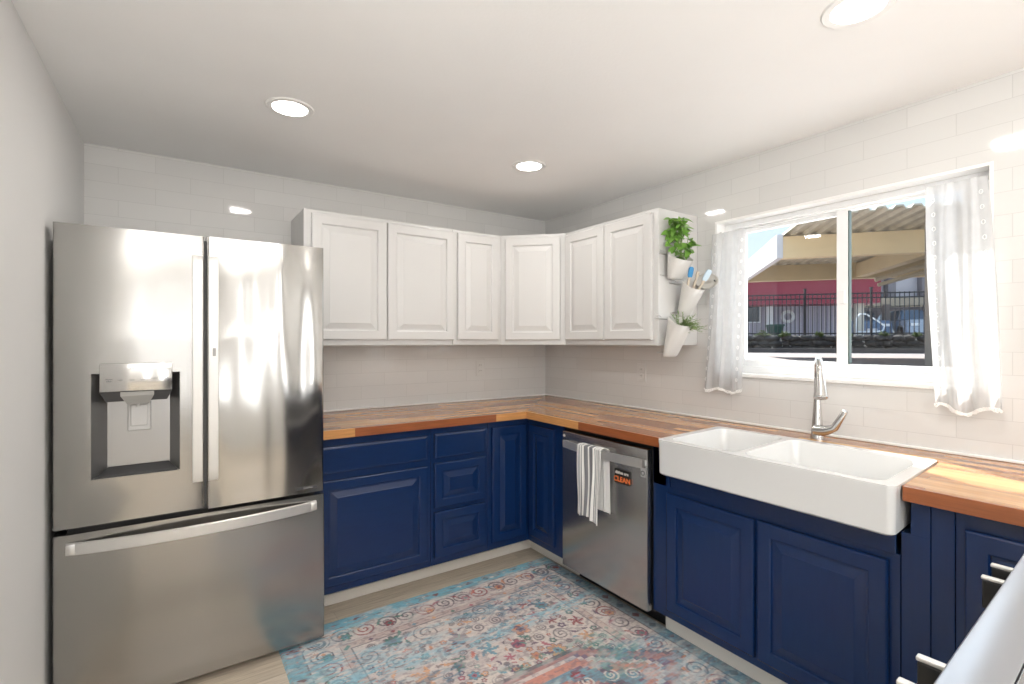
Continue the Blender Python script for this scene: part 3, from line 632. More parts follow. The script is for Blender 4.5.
# ================================================================== curtains
def curtain(label,yt0,yt1,yb0,yb1,zt,zb,bulge,seed,folds,edge):
    t=thing('sheer_curtain',label,'curtain',(0,(yt0+yt1)/2,zb),'sheer white window curtains')
    rnd=random.Random(seed); NU,NV=90,60; ph=[rnd.uniform(0,6.28) for _ in range(5)]
    def pt(s,v):
        e=edge(v) if edge else v**1.1
        ya=yt0+(yb0-yt0)*e; yb_=yt1+(yb1-yt1)*(v**.8)
        y=ya+(yb_-ya)*s+.004*math.sin(s*14+v*4+ph[0])
        amp=.004+.010*v
        x=-.004-bulge*v+amp*math.sin(s*folds+ph[1]+.8*math.sin(v*3+ph[2]))+.4*amp*math.sin(s*folds*2.3+ph[3]+v*2)
        x=min(x,-.0 if v>.05 else .01)
        z=zt+(zb-zt)*v+(.012*math.sin(s*9+ph[4])+.02*(abs(s-.5)-.3))*v
        return Vector((x-.02,y,z))
    b=BM(); vs=[[b.verts.new(pt(i/NU,j/NV)) for i in range(NU+1)] for j in range(NV+1)]
    for j in range(NV):
        for i in range(NU): b.faces.new((vs[j][i],vs[j][i+1],vs[j+1][i+1],vs[j+1][i]))
    obj('panel',b,M_sheer,t,smooth=True)
    # hem of scalloped lace: loops hanging from the lower edge
    b=BM(); 
    for i in range(0,NU,3):
        p=pt(i/NU,1.0); q=pt(min(1,(i+3)/NU),1.0); r=.5*(q-p).length+.003
        c=(p+q)/2; u=(q-p).normalized()
        tube(b,[c+u*r*math.cos(R(a))+Vector((0,0,-abs(r*1.7)*math.sin(R(a))))+Vector((-.002,0,0)) for a in range(0,181,20)],.0016,5)
        tube(b,[c+u*r*.45*math.cos(R(a))+Vector((-.002,0,-r*.7+r*.45*math.sin(R(a)))) for a in range(0,361,30)],.0014,5)
    for j in range(4,NV-2,4):                   # embroidered eyelets down the free edge
        for sgn,s0 in ((0,.10),(1,.90)):
            c=pt(s0,j/NV)+Vector((-.003,0,0)); tube(b,[c+Vector((0,.005*math.cos(R(a)),.008*math.sin(R(a)))) for a in range(0,361,40)],.0014,5)
    lt=obj('lace_trim',b,M_lace,t); lt['kind']='stuff'
    return t
curtain('short sheer white curtain at the left end of the window, by the planters',-1.500,-1.690,-1.455,-1.668,1.925,1.100,.018,3,17,None)
curtain('short sheer white curtain at the right end of the window, with lace edges',-2.425,-2.598,-2.455,-2.640,1.945,1.105,.020,8,15,lambda v:(-.6*math.sin(math.pi*v)*.55+v) if True else v)
t=thing('curtain_rod','thin white tension rod across the top of the window recess','curtain rod',(-.010,-2.05,1.93))
b=BM(); tube(b,[(.030,-1.508,1.933),(.030,-2.597,1.947)],.005,10); obj('rod',b,M_vinyl,t,smooth=True)
for y,z in ((-1.510,1.933),(-2.594,1.947)):
    b=BM(); lathe(b,(.030,y,z),[(.0,-.003),(.009,-.003),(.009,.003),(0,.003)],16,'Y'); obj('end_cap',b,mat('rod_cap',(.45,.44,.42),.4),t)
# ================================================================== planters on the cabinet end
PY=-1.385
def pouch(label,cx,zt,zb,lean,w,foliage=None):
    cx-=.0
    t=thing('wall_planter',label,'planter',(cx,PY,zb),'white wall-hung planters on the cabinet end')
    b=BM(); N=28; rings=[]; inn=[]
    def ring(f,wall,bottom=False):
        # f 0 bottom .. 1 rim ; section: flat at back, rounded at the front; front leans out
        o=[]
        rw=(w*.62+(w*.38)*f**.8)/2-wall; dp=.035+.045*f-wall; off=.012+lean*f
        for k in range(N):
            a=2*math.pi*k/N
            ca,sa=math.cos(a),math.sin(a)
            ex=math.copysign(abs(ca)**.75,ca); ey=math.copysign(abs(sa)**.75,sa)
            x=cx+rw*ex; y=PY-off-dp*(.5-.5*ey) - wall
            z=zb+(zt-zb)*f
            z-=(.055*f)*(.5-.5*ey)          # rim falls towards the front
            o.append((x,y,z))
        return o
    rings=[ring(x,0) for x in (0,.03,.15,.4,.7,1)]; rings[0]=[( cx+(p[0]-cx)*.8,PY-.03+(p[1]-(PY-.03))*.8,p[2]) for p in rings[0]]
    rings+=[ring(x,.004) for x in (1,.7,.4,.15,.08)]
    loft(b,rings,cap0=True,cap1=True); obj('pouch',b,M_ivory,t,smooth=True,autos=50)
    for s in (-1,):
        b=BM(); tube(b,[(cx+s*w*.50,PY,zt+.006),(cx+s*w*.50,PY-.022,zt+.006),(cx+s*w*.42,PY-.026,zt-.004)],.0028,8); obj('hook',b,M_hdl,t)
    b=BM(); tube(b,[(cx-w*.56,PY-.004,zt-.012),(cx+w*.40,PY-.004,zt-.012)],.0035,8); obj('bracket',b,M_hdl,t); b=BM(); tube(b,[(cx-w*.5,PY-.003,zb+.02),(cx+w*.30,PY-.003,zb+.02)],.003,8); obj('bracket',b,M_hdl,t)
    if foliage: foliage(t)
    return t
def leaf(b,c,d,up,L,Wd,curl):
    d=d.normalized(); s=d.cross(up).normalized(); n=s.cross(d)
    rows=[]
    for k in range(6):
        f=k/5; wd=Wd*math.sin(math.pi*(f*.92+.04))**.8*(1.15-.5*f); p=c+d*L*f+n*(-curl*L*f*f)
        rows.append([b.verts.new(p-s*wd+n*wd*.35),b.verts.new(p),b.verts.new(p+s*wd+n*wd*.35)])
    for a,c_ in zip(rows[:-1],rows[1:]):
        for i in range(2): b.faces.new((a[i],a[i+1],c_[i+1],c_[i]))
def basil(t):
    rnd=random.Random(5); b=BM(); sb=BM(); base=Vector((-.215,PY-.055,1.805))
    for i in range(15):
        a=rnd.uniform(0,6.28); rr=rnd.uniform(.01,.10); top=base+Vector((rr*math.cos(a)*1.1,rr*math.sin(a)*.8-.01,rnd.uniform(.03,.20)))
        top.y=min(top.y,PY-.02); tube(sb,bez(base+Vector((rnd.uniform(-.02,.02),rnd.uniform(-.01,.02),-.05)),base+Vector((0,0,.03)),top-Vector((0,0,.04)),top,5),.0018,5)
        for k in range(6):
            d=Vector((rnd.uniform(-1,1),rnd.uniform(-1,.55),rnd.uniform(-.5,.7)))
            c=top+Vector((0,0,-.016*k*rnd.random()))
            L=rnd.uniform(.038,.062)
            if (c+d.normalized()*L).y>PY-.004: d.y=-abs(d.y)
            leaf(b,c,d,Vector((rnd.uniform(-.5,.5),rnd.uniform(-1.2,.1),1)),L,L*.40,rnd.uniform(.1,.6))
    obj('stems',sb,M_stem,t); obj('leaves',b,M_leaf,t,smooth=True)
def rosemary(t):
    rnd=random.Random(9); b=BM(); sb=BM(); base=Vector((-.235,PY-.075,1.405))
    for i in range(46):
        d=Vector((rnd.uniform(-.6,.7),rnd.uniform(-1.4,.25),rnd.uniform(.15,1))).normalized(); L=rnd.uniform(.06,.125)
        p0=base+Vector((rnd.uniform(-.03,.03),rnd.uniform(-.01,.02),-.012)); p3=p0+d*L+Vector((0,0,-.01)); p3.y=min(p3.y,PY-.012)
        cv=bez(p0,p0+Vector((0,0,L*.4)),p0+d*L*.6+Vector((0,0,.015)),p3,6); tube(sb,cv,.0010,4)
        for k in range(1,7):
            for _ in range(3):
                dd=(d+Vector((rnd.uniform(-.9,.9),rnd.uniform(-.9,.5),rnd.uniform(-.4,.8)))); leaf(b,cv[k],dd,Vector((0,.1,1)),rnd.uniform(.013,.022),.0021,.2)
    obj('stems',sb,M_stem,t); obj('leaves',b,M_leaf2,t)
pouch('ivory wall planter holding the bushy basil, topmost of the three',-.235,1.822,1.678,.014,.165,basil)
pouch('ivory wall planter holding kitchen utensils, middle of the three',-.165,1.672,1.480,.045,.140)
pouch('ivory wall planter holding the wispy rosemary-like herb, lowest of the three',-.275,1.480,1.268,.045,.150,rosemary)
def utensil(name,label,cat,p0,p1,hm,build):
    t=thing(name,label,cat,p0); b=BM(); p0,p1=Vector(p0),Vector(p1); tube(b,[p0,p0.lerp(p1,.3),p0.lerp(p1,.7),p1],[.006,.007,.0065,.0055],10); obj('handle',b,hm,t,smooth=True)
    build(t,p1,(p1-p0).normalized()); return t
M_wood=mat('pale_beech',(.62,.53,.42),.5)
def blade(m,w,L,th_,name='blade'):
    def f(t,p,d):
        s=Vector((.75,-.2,0)).cross(d).cross(d).normalized(); s=(s-d*s.dot(d)).normalized(); n=d.cross(s).normalized(); b=BM(); rings=[]
        for f_,ww in ((-.05,.4),(.05,.8),(.2,1),(.75,1),(.92,.85),(1,.45)):
            c=p+d*L*f_; rings.append([c+s*w*ww+n*th_*.3,c+s*w*ww-n*th_*.3,c-s*w*ww-n*th_*.3,c-s*w*ww+n*th_*.3])
        loft(b,rings); obj(name,b,m,t,smooth=True,autos=40)
    return f
utensil('spatula','blue silicone spatula with a pale handle in the middle planter','spatula',(-.180,-1.435,1.560),(-.165,-1.455,1.690),M_wood,blade(mat('blue_silicone',(.05,.27,.55),.45),.014,.055,.012))
utensil('spatula','pale ice-blue silicone spatula leaning right in the middle planter','spatula',(-.155,-1.455,1.550),(-.140,-1.525,1.668),M_wood,blade(mat('ice_blue_silicone',(.55,.68,.78),.45),.017,.060,.012))
utensil('wooden_spoon','thin pale wooden spoon handle standing in the middle planter','spoon',(-.150,-1.440,1.550),(-.140,-1.480,1.690),M_wood,blade(M_wood,.008,.03,.01,'bowl'))
def skim(t,p,d):
    s=Vector((.15,-.8,.55)).normalized(); b=BM(); c=p+Vector((.0,-.055,.002)); n=Vector((-.75,-.35,.2)).normalized(); u=n.cross(Vector((0,0,1))).normalized(); v=n.cross(u)
    N=28; rings=[]
    for r,dz in ((.050,.004),(.052,.0),(.046,-.010),(.030,-.014),(.004,-.015),(.004,-.012),(.028,-.011),(.043,-.007),(.047,.002)):
        rings.append([c+u*r*math.cos(2*math.pi*k/N)*1.15+v*r*math.sin(2*math.pi*k/N)*.85+n*dz for k in range(N)])
    loft(b,rings+[rings[0]],cap0=False,cap1=False); obj('scoop_head',b,mat('grey_plastic_scoop',(.55,.53,.49),.4),t,smooth=True)
    b=BM(); tube(b,[c+u*(-.040)+n*.004,c+u*(-.040)-n*.012],.004,10); obj('rivet',b,M_dgrey,t)
utensil('scoop','large round grey-beige scoop sticking out of the middle planter','scoop',(-.130,-1.425,1.560),(-.105,-1.460,1.665),mat('beige_plastic',(.60,.57,.52),.45),skim)
# ================================================================== range (foreground, lower right)
RX0,RX1,RY=-1.75,-.84,-2.892
t=thing('range','stainless steel range seen from above in the lower right foreground','range',(-1.27,-2.888,0))
b=BM(); box(b,RX0+.004,RX1-.004,-3.53,RY+.012,.05,.905,.003); box(b,RX0+.03,RX1-.03,-3.5,RY-.06,0,.05); obj('case',b,mat('range_case',(.10,.10,.105),.4,.6),t)
M_rst=mat('range_satin_steel',(.42,.44,.48),.34,1,var=.02)
b=BM(); prof=[(RY-.055,.905),(RY-.055,.9335),(RY-.050,.936),(RY-.004,.936),(RY+.004,.932),(RY+.009,.922),(RY+.012,.80),(RY+.010,.796),(RY-.01,.796)]
loft(b,[[(RX0,y,z) for y,z in prof],[(RX1,y,z) for y,z in prof]]); obj('control_panel',b,M_rst,t,smooth=True,autos=35)
b=BM(); box(b,RX0,RX1,-3.53,RY-.0555,.905,.9325,.002); obj('cooktop',b,mat('cooktop_steel',(.34,.34,.34),.2,1),t)
b=BM()
for gx0,gx1 in ((-1.70,-1.43),(-1.41,-1.14),(-1.12,-.85)):
    b=BM(); z=.955
    for y in (-3.02,-3.48): tube(b,[(gx0,y,z),(gx1,y,z)],.006,8)
    for x in (gx0,(gx0+gx1)/2,gx1): tube(b,[(x,-3.02,z),(x,-3.48,z)],.006,8)
    for x in (gx0,gx1):
        for y in (-3.03,-3.47): tube(b,[(x,y,.930),(x,y,z)],.006,8)
    obj('grate',b,M_black,t)
b=BM(); box(b,RX0+.01,RX1-.01,RY-.0,RY+.030,.22,.775,.004); dd=obj('oven_door',b,M_st4,t)
b=BM(); tube(b,[(RX0+.08,RY+.075,.735),(RX1-.08,RY+.075,.735)],.012,14)
for x in (RX0+.12,RX1-.12): tube(b,[(x,RY+.03,.735),(x,RY+.075,.735)],.009,10)
obj('handle',b,M_hdl,dd,smooth=True,autos=40)
b=BM(); box(b,RX0+.01,RX1-.01,RY-.0,RY+.028,.06,.205,.004); obj('storage_drawer',b,M_st4,t)
for kx in (-1.625,-1.540,-1.130,-1.045):
    b=BM(); lathe(b,(kx,RY+.012,.868),[(.0,0),(.024,.0),(.024,.006),(.019,.010),(.0,.010)],22,'Y'); kb=obj('knob',b,M_rst,t,smooth=True,autos=40)
    b=BM(); box(b,kx-.0075,kx+.0075,RY+.016,RY+.052,.832,.887,.002); obj('grip_blade',b,M_black,kb)
    b=BM(); box(b,kx-.0068,kx+.0068,RY+.016,RY+.054,.887,.8935,.002); obj('chrome_cap',b,M_hdl,kb)
t=bpy.data.objects['range']; t.rotation_euler.z=R(3.0); t.location.x+=.0; t.location.y+=0
# ================================================================== rug
def make_rug():
    x0,x1,y1,y0=-2.058,-.513,-.655,-2.835
    NX,NY=440,622
    xs=np.linspace(0,x1-x0,NX); ys=np.linspace(0,y1-y0,NY)      # ys measured from the far edge
    X,Y=np.meshgrid(xs,ys); Wd,Ln=x1-x0,y1-y0
    rng=np.random.default_rng(4)
    def vnoise(sx_,sy_,seed,oct_=3):
        out=np.zeros_like(X); amp=1; tot=0
        for o in range(oct_):
            r=np.random.default_rng(seed+o*17); gx=X*sx_*2**o; gy=Y*sy_*2**o
            G=r.random((int(gy.max())+3,int(gx.max())+3)); ix=gx.astype(int); iy=gy.astype(int); fx_=gx-ix; fy_=gy-iy
            fx_=fx_*fx_*(3-2*fx_); fy_=fy_*fy_*(3-2*fy_)
            v=(G[iy,ix]*(1-fx_)+G[iy,ix+1]*fx_)*(1-fy_)+(G[iy+1,ix]*(1-fx_)+G[iy+1,ix+1]*fx_)*fy_
            out+=v*amp; tot+=amp; amp*=.55
        return out/tot
    def C(r,g,b):
        m_=(r+g+b)/3; k_=.80; return np.array(srgb(m_+(r-m_)*k_,m_+(g-m_)*k_,m_+(b-m_)*k_)[:3])
    cream=C(196,184,176); img=np.zeros((NY,NX,3))+cream
    def mixc(mask,col):
        nonlocal img
        m=np.clip(mask,0,1)[...,None]; img=img*(1-m)+col*m
    grain=vnoise(60,220,1,3)
    mixc((vnoise(9,14,2,3)>.56)*.55,C(176,160,158))
    pal=[C(196,106,92),C(204,134,98),C(92,136,128),C(108,88,110),C(150,72,78),C(96,150,170),C(206,150,110),C(80,120,110),C(172,92,108)]
    ink=C(92,84,96)
    de=np.minimum(np.minimum(X,Wd-X),np.minimum(Y,Ln-Y))
    inner=de>.27
    # motifs -----------------------------------------------------------
    def win(cx,cy,r):
        i0=max(0,int((cy-r)/Ln*(NY-1))); i1=min(NY,int((cy+r)/Ln*(NY-1))+2); j0=max(0,int((cx-r)/Wd*(NX-1))); j1=min(NX,int((cx+r)/Wd*(NX-1))+2)
        return slice(i0,i1),slice(j0,j1)
    def put(cx,cy,r,fn,col,a=1):
        s=win(cx,cy,r)
        dx=X[s]-cx; dy=Y[s]-cy
        if dx.size==0: return
        m=np.clip(fn(dx,dy)*a,0,1)[...,None]; img[s]=img[s]*(1-m)+col*m
    def flower(cx,cy,r,n,rot,c1,c2):
        def outl(dx,dy,k):
            a=np.arctan2(dy,dx)+rot; d=np.hypot(dx,dy); return (d<r*k*(.55+.45*np.abs(np.cos(a*n/2))**.7)).astype(float)
        put(cx,cy,r*1.25,lambda dx,dy:outl(dx,dy,1.14),ink,.75)
        put(cx,cy,r*1.2,lambda dx,dy:outl(dx,dy,.98),c1,.92)
        put(cx,cy,r,lambda dx,dy:outl(dx,dy,.50),c2,.9)
        put(cx,cy,r,lambda dx,dy:(np.hypot(dx,dy)<r*.16).astype(float),ink,.8)
    def leafm(cx,cy,L,w,rot,col):
        def f(dx,dy):
            u=dx*math.cos(rot)+dy*math.sin(rot); v=-dx*math.sin(rot)+dy*math.cos(rot); t=np.clip((u+L)/(2*L),0,1)
            v=v-.25*L*np.sin(math.pi*t); wd=w*np.sin(math.pi*t)*(1+.35*np.sin(t*26)); return ((np.abs(v)<wd)&(np.abs(u)<L)).astype(float)
        put(cx,cy,L*1.3,f,col,.9)
    def spiral(cx,cy,r,rot,col,th_=.0045,a=.85):
        def f(dx,dy):
            d=np.hypot(dx,dy); an=(np.arctan2(dy,dx)+rot)%(2*math.pi); p=(d/r*2-an/(2*math.pi))%1; return ((np.abs(p-.5)*r/2<th_)&(d<r)).astype(float)
        put(cx,cy,r,f,col,a)
    # outer guard and main border
    mixc(((de>.0)&(de<.075))*.85,C(126,150,160)); mixc(((de<.012))*.7,C(150,140,125))
    mixc(((de>.075)&(de<.082))*.8,ink); mixc(((de>.222)&(de<.228))*.75,C(150,110,105)); mixc(((de>.262)&(de<.268))*.7,ink)
    mixc((de>.228)*(de<.262)*.35,C(170,130,120))
    def along(kind):
        for side in range(4):
            Lg=Wd if side<2 else Ln; k=int(Lg/.105)
            for i in range(k+1):
                p=.05+i*(Lg-.1)/k
                for dist in ((.15,) if kind==0 else (.045,) if kind==1 else (.245,)):
                    yield ((p,dist),(p,Ln-dist),(dist,p),(Wd-dist,p))[side],i,side
    for (cx,cy),i,s in along(0):
        spiral(cx,cy,.052,i*2.1+s,ink if i%3 else pal[4]);
        if i%2==0: flower(cx+.012,cy+.018,.026,6,i,pal[i%9],pal[(i+3)%9])
        leafm(cx-.035,cy-.02,.03,.008,i*1.3,pal[(i*5)%9])
    for (cx,cy),i,s in along(1):
        put(cx,cy,.035,lambda dx,dy:(np.abs(dx)+np.abs(dy)<.022).astype(float),C(128,62,60) if i%2 else C(90,108,120),.85)
        put(cx+.04,cy,.02,lambda dx,dy:(np.hypot(dx,dy)<.012).astype(float),C(206,194,180),.8)
    for (cx,cy),i,s in along(2):
        put(cx,cy,.02,lambda dx,dy:(np.abs(dx)+np.abs(dy)<.012).astype(float),pal[i%9],.85)
    # field: scattered flowers, leaves, scrolls
    r2=random.Random(12); placed=[]
    cxm,cym=Wd*.50,Ln*.50
    for _ in range(3000):
        cx,cy=r2.uniform(.30,Wd-.30),r2.uniform(.30,Ln-.30); rr=r2.uniform(.030,.085)
        if any((cx-a)**2+(cy-b)**2<(rr+c)**2*1.15 for a,b,c in placed): continue
        if max(abs(cx-cxm)/.64+abs(cy-cym)/.52,abs(cy-cym)/.27)<1.06: continue
        placed.append((cx,cy,rr)); k=r2.random(); c1,c2=r2.sample(pal,2)
        if k<.42:
            flower(cx,cy,rr*.80,r2.choice((5,6,8)),r2.uniform(0,6),c1,c2)
            for _k in range(2): leafm(cx+r2.uniform(-1,1)*rr,cy+r2.uniform(-1,1)*rr,rr*.55,rr*.16,r2.uniform(0,6.28),r2.choice((pal[2],pal[7],pal[3],pal[4])))
        elif k<.72:
            for q_ in range(5): leafm(cx+.4*rr*math.cos(q_*1.26),cy+.4*rr*math.sin(q_*1.26),rr*.5,rr*.15,q_*1.26,c1)
        else:
            spiral(cx,cy,rr*.8,r2.uniform(0,6),ink,.004,.7)
    pl2=[]
    for _ in range(5000):
        cx,cy=r2.uniform(.29,Wd-.29),r2.uniform(.29,Ln-.29); rr=r2.uniform(.010,.022)
        if any((cx-a)**2+(cy-b)**2<(rr+c*.85)**2 for a,b,c in placed) or any((cx-a)**2+(cy-b)**2<(rr+c)**2 for a,b,c in pl2): continue
        if max(abs(cx-cxm)/.64+abs(cy-cym)/.52,abs(cy-cym)/.27)<1.03: continue
        pl2.append((cx,cy,rr)); k=r2.random()
        if k<.35: flower(cx,cy,rr,5,r2.uniform(0,6),r2.choice(pal),cream)
        elif k<.7: leafm(cx,cy,rr*1.5,rr*.45,r2.uniform(0,6.28),r2.choice(pal+[ink,ink]))
        else: spiral(cx,cy,rr*1.2,r2.uniform(0,6),ink,.0035,.7)
    # stepped key lines
    for q_ in range(3):
        base=cym+(-.33,-.62,.36)[q_]; st=.030
        zz=base+np.floor(np.abs(((X+.05*q_)%.50)-.25)/st)*st*.8
        m=(np.abs(Y-zz)<.006)|((np.abs(Y-zz)<st*.4)&(np.abs(((X+.05*q_)%.50-.25)%st)<.005))
        mixc((m&inner)*.6,C(120,96,96))
    # medallion: nested stepped lozenges
    ax=np.floor(np.abs(X-cxm)/.022)*.022; ay=np.floor(np.abs(Y-cym)/.022)*.022
    D=np.maximum(ax/.64+ay/.52,ay/.27)
    bands=[(1.0,ink),(.965,C(176,124,120)),(.86,C(112,100,128)),(.82,C(206,190,180)),(.77,C(196,116,96)),(.64,C(104,92,120)),(.60,C(100,140,156)),(.46,ink),(.44,C(198,120,98)),(.32,C(196,180,168)),(.28,C(90,124,140)),(.16,pal[0]),(.07,cream)]
    for k,c in bands: mixc((D<k)*.80,c)
    for i in range(40):
        a=i*2.399; rr=.22*math.sqrt((i+.5)/40); cx,cy=cxm+rr*1.9*math.cos(a),cym+rr*.8*math.sin(a)
        (flower if i%2 else (lambda cx,cy,r,n,ro,c1,c2:spiral(cx,cy,r*1.2,ro,C(210,196,184),.004)))(cx,cy,.030,6,i,pal[i%9],pal[(i+4)%9])
    # wear: blue abrash streaks running across, pale worn spots, fine heather
    ab=vnoise(1.1,5.0,31,3); gate=vnoise(26,110,41,2)
    k=np.clip((ab-.50)*9,0,1)*np.clip((gate-.30)*4,0,1)
    mixc(k*.58,C(128,172,188))
    for yc,wd,am in ((.045,.05,.9),(.50,.055,.75),(.33,.022,.5),(.98,.04,.5),(1.62,.06,.6)):
        yy=Y-yc-.03*(vnoise(1.5,.5,int(yc*100),2)-.5)*2-.02*np.sin(X*3+yc*9)
        mixc(np.clip(1.3-np.abs(yy)/wd,0,1)*np.clip((gate-.36)*6,0,1)*am,C(122,176,194))
    mixc(np.clip((vnoise(55,90,141,2)-.56)*10,0,1)*.45,C(120,108,116))
    ab2=vnoise(2.0,6.0,77,3); k2=np.clip((ab2-.60)*12,0,1)*np.clip((vnoise(40,130,55,2)-.38)*5,0,1); mixc(k2*.5,C(60,122,152))
    k3=np.clip((vnoise(2.5,5.0,91,3)-.66)*14,0,1)*np.clip((vnoise(40,90,57,2)-.4)*6,0,1); mixc(k3*.4,C(92,160,150))
    far=np.clip((.34-X)/.34,0,1)*np.clip((.75-Y)/.75,0,1)+np.clip((.085-Y)/.02,0,1)*.8; mixc(np.clip(far*1.2,0,1)*np.clip((gate-.32)*4,0,1)*.7,C(96,166,188))
    wr=np.clip((vnoise(14,22,61,3)-.60)*8,0,1); mixc(wr*.35,C(206,196,188))
    sp=(rng.random(X.shape)>.93).astype(float); mixc(sp*.22,C(110,104,112))
    img*=(1.06+.26*grain)[...,None]; img=np.clip(img,0,1)
    # mesh
    me=bpy.data.meshes.new('area_rug'); nv=NX*NY
    co=np.zeros((nv,3),dtype=np.float32); co[:,0]=(x0+X).ravel(); co[:,1]=(y1-Y).ravel(); co[:,2]=.006+.0012*vnoise(3,3,5,2).ravel()
    edge=(de.ravel()<.004); co[edge,2]=.001
    org=Vector(((x0+x1)/2,(y0+y1)/2,0)); co-=np.array(org,dtype=np.float32)
    me.vertices.add(nv); me.vertices.foreach_set('co',co.ravel())
    i=np.arange(NY-1)[:,None]*NX+np.arange(NX-1)[None]; q_=np.stack([i,i+NX,i+NX+1,i+1],-1).reshape(-1,4)
    nf=len(q_); me.loops.add(nf*4); me.loops.foreach_set('vertex_index',q_.ravel().astype(np.int32)); me.polygons.add(nf)
    me.polygons.foreach_set('loop_start',np.arange(nf,dtype=np.int32)*4); me.polygons.foreach_set('use_smooth',np.ones(nf,dtype=bool))
    me.update(calc_edges=True)
    at=me.color_attributes.new('pattern','FLOAT_COLOR','POINT'); at.data.foreach_set('color',np.concatenate([img.reshape(-1,3),np.ones((nv,1))],1).astype(np.float32).ravel())
    m=bpy.data.materials.new('distressed_oriental_rug'); m.use_nodes=True; t=m.node_tree; p=t.nodes['Principled BSDF']
    a=t.nodes.new('ShaderNodeAttribute'); a.attribute_name='pattern'; t.links.new(a.outputs['Color'],p.inputs['Base Color']); p.inputs['Roughness'].default_value=.95; p.inputs['Specular IOR Level'].default_value=.15
    n=t.nodes.new('ShaderNodeTexNoise'); n.inputs['Scale'].default_value=500; b=t.nodes.new('ShaderNodeBump'); b.inputs['Strength'].default_value=.4; b.inputs['Distance'].default_value=.002; t.links.new(n.outputs[0],b.inputs['Height']); t.links.new(b.outputs[0],p.inputs['Normal'])
    me.materials.append(m)
    o=bpy.data.objects.new('area_rug',me); o.location=org; COL.objects.link(o); WL[o.name]=org; return o
tag(make_rug(),'distressed oriental rug in cream, sky blue and coral lying on the plank floor','rug')
# ================================================================== outside, seen through the window
ED=Vector((.7686,.6397,0)); ER=Vector((.6397,-.7686,0)); O0=Vector((-2.439,-3.124,0))
def ex(s,t,z): return O0+ER*s+ED*t+Vector((0,0,z))
def ebox(b,s0,s1,t0,t1,z0,z1,mi=0):
    lo=[ex(s0,t0,z0),ex(s1,t0,z0),ex(s1,t1,z0),ex(s0,t1,z0)]; hi=[ex(s0,t0,z1),ex(s1,t0,z1),ex(s1,t1,z1),ex(s0,t1,z1)]
    return loft(b,[lo,hi],mi=mi)
def neb(*a): return ebox(BM(),*a)
GZ=1.03
M_asph=mat('driveway_concrete',(.24,.20,.195),.85,bump=.3,bscale=30,var=.15,vscale=2)
M_deck=mat('pool_deck',(.55,.53,.50),.8)
b=BM(); loft(b,[[(.35,-14,GZ-.3),(.35,16,GZ-.3),(40,16,GZ-.3),(40,-14,GZ-.3)],[(.35,-14,GZ),(.35,16,GZ),(40,16,GZ),(40,-14,GZ)]]); o=obj('ground',b,M_asph,origin=(0,0,0)); o['kind']='structure'
o=obj('pool_terrace',neb(-3,16,16.9,34,GZ,1.45),M_deck,origin=ex(5,20,GZ)); o['kind']='structure'
o=obj('curb',neb(-3,16,15.55,15.75,GZ,GZ+.12),mat('dark_curb',(.10,.09,.085),.8),origin=ex(5,15.7,GZ)); o['kind']='structure'
# rubble retaining wall
b=BM(); rnd=random.Random(2)
s=-1.0
while s<11:
    for r_ in range(3):
        w=rnd.uniform(.22,.42); zc=GZ+.05+.15*r_; ss=s+rnd.uniform(-.1,.1)
        rings=[]; c=ex(ss,16.4+rnd.uniform(-.04,.04),zc+.05)
        ret=bmesh.ops.create_icosphere(b,subdivisions=2,radius=1)
        for v in ret['verts']:
            j=1+rnd.uniform(-.12,.12); v.co=c+ER*v.co.x*w*.62*j+ED*v.co.y*.16*j+Vector((0,0,v.co.z*.105*j))
    s+=.26
M_rock=mat('dark_rubble_stone',(.050,.042,.037),.9,bump=.6,bscale=12,var=.5,vscale=4)
tag(obj('retaining_wall',b,M_rock),'low dark rubble stone wall running below the pool fence outside','wall')
# shrubs along the top of the wall
M_shrub=mat('shrub_leaf',(.14,.20,.05),.7,var=.5,vscale=8)
for i,(s,w,h) in enumerate(((3.05,.42,.22),(3.65,.30,.18),(4.55,.25,.15),(5.2,.35,.17),(6.15,.28,.15),(6.95,.22,.12))):
    rnd=random.Random(i); b=BM()
    for k in range(170):
        a=rnd.uniform(0,6.28); f=math.sqrt(rnd.random()); u=f*math.cos(a); hgt=rnd.random()*(1-f*f*.8)
        c=ex(s+u*w*.5,16.40+f*math.sin(a)*.10,1.475+hgt*h)
        d=Vector((rnd.uniform(-1,1),rnd.uniform(-1,1),rnd.uniform(0,1))); leaf(b,c,d,Vector((0,0,1)),.07,.022,.3)
    tag(obj('shrub',b,M_shrub),['grey-green shrub on the stone wall at the left end of the window view','small shrub on the stone wall next to the leftmost one','small shrub on the stone wall just left of the window mullion',
      'small shrub on the stone wall just right of the window mullion','small shrub on the stone wall in the middle of the right pane','tiny shrub on the stone wall at the right end of the view'][i],'shrub','shrubs on the stone wall')
# iron fence
M_iron=mat('black_iron',(.012,.012,.014),.5)
t=thing('iron_fence','tall black iron picket fence beyond the driveway','fence',tuple(ex(5,16.6,GZ)))
s0,s1=1.9,8.6
b=BM()
for z in (2.58,2.71,1.56): ebox(b,s0,s1,16.58,16.62,z,z+.035)
obj('rail',b,M_iron,t)
n=int((s1-s0)/.115)
for i in range(n+1):
    s=s0+i*.115; b=neb(s-.009,s+.009,16.59,16.61,1.46,2.76); obj('picket',b,M_iron,t)
for s in (2.05,4.23,5.92,8.3):
    b=BM(); ebox(b,s-.024,s+.024,16.57,16.63,GZ,2.86); ebox(b,s-.034,s+.034,16.55,16.65,2.86,2.90); obj('post',b,M_iron,t)
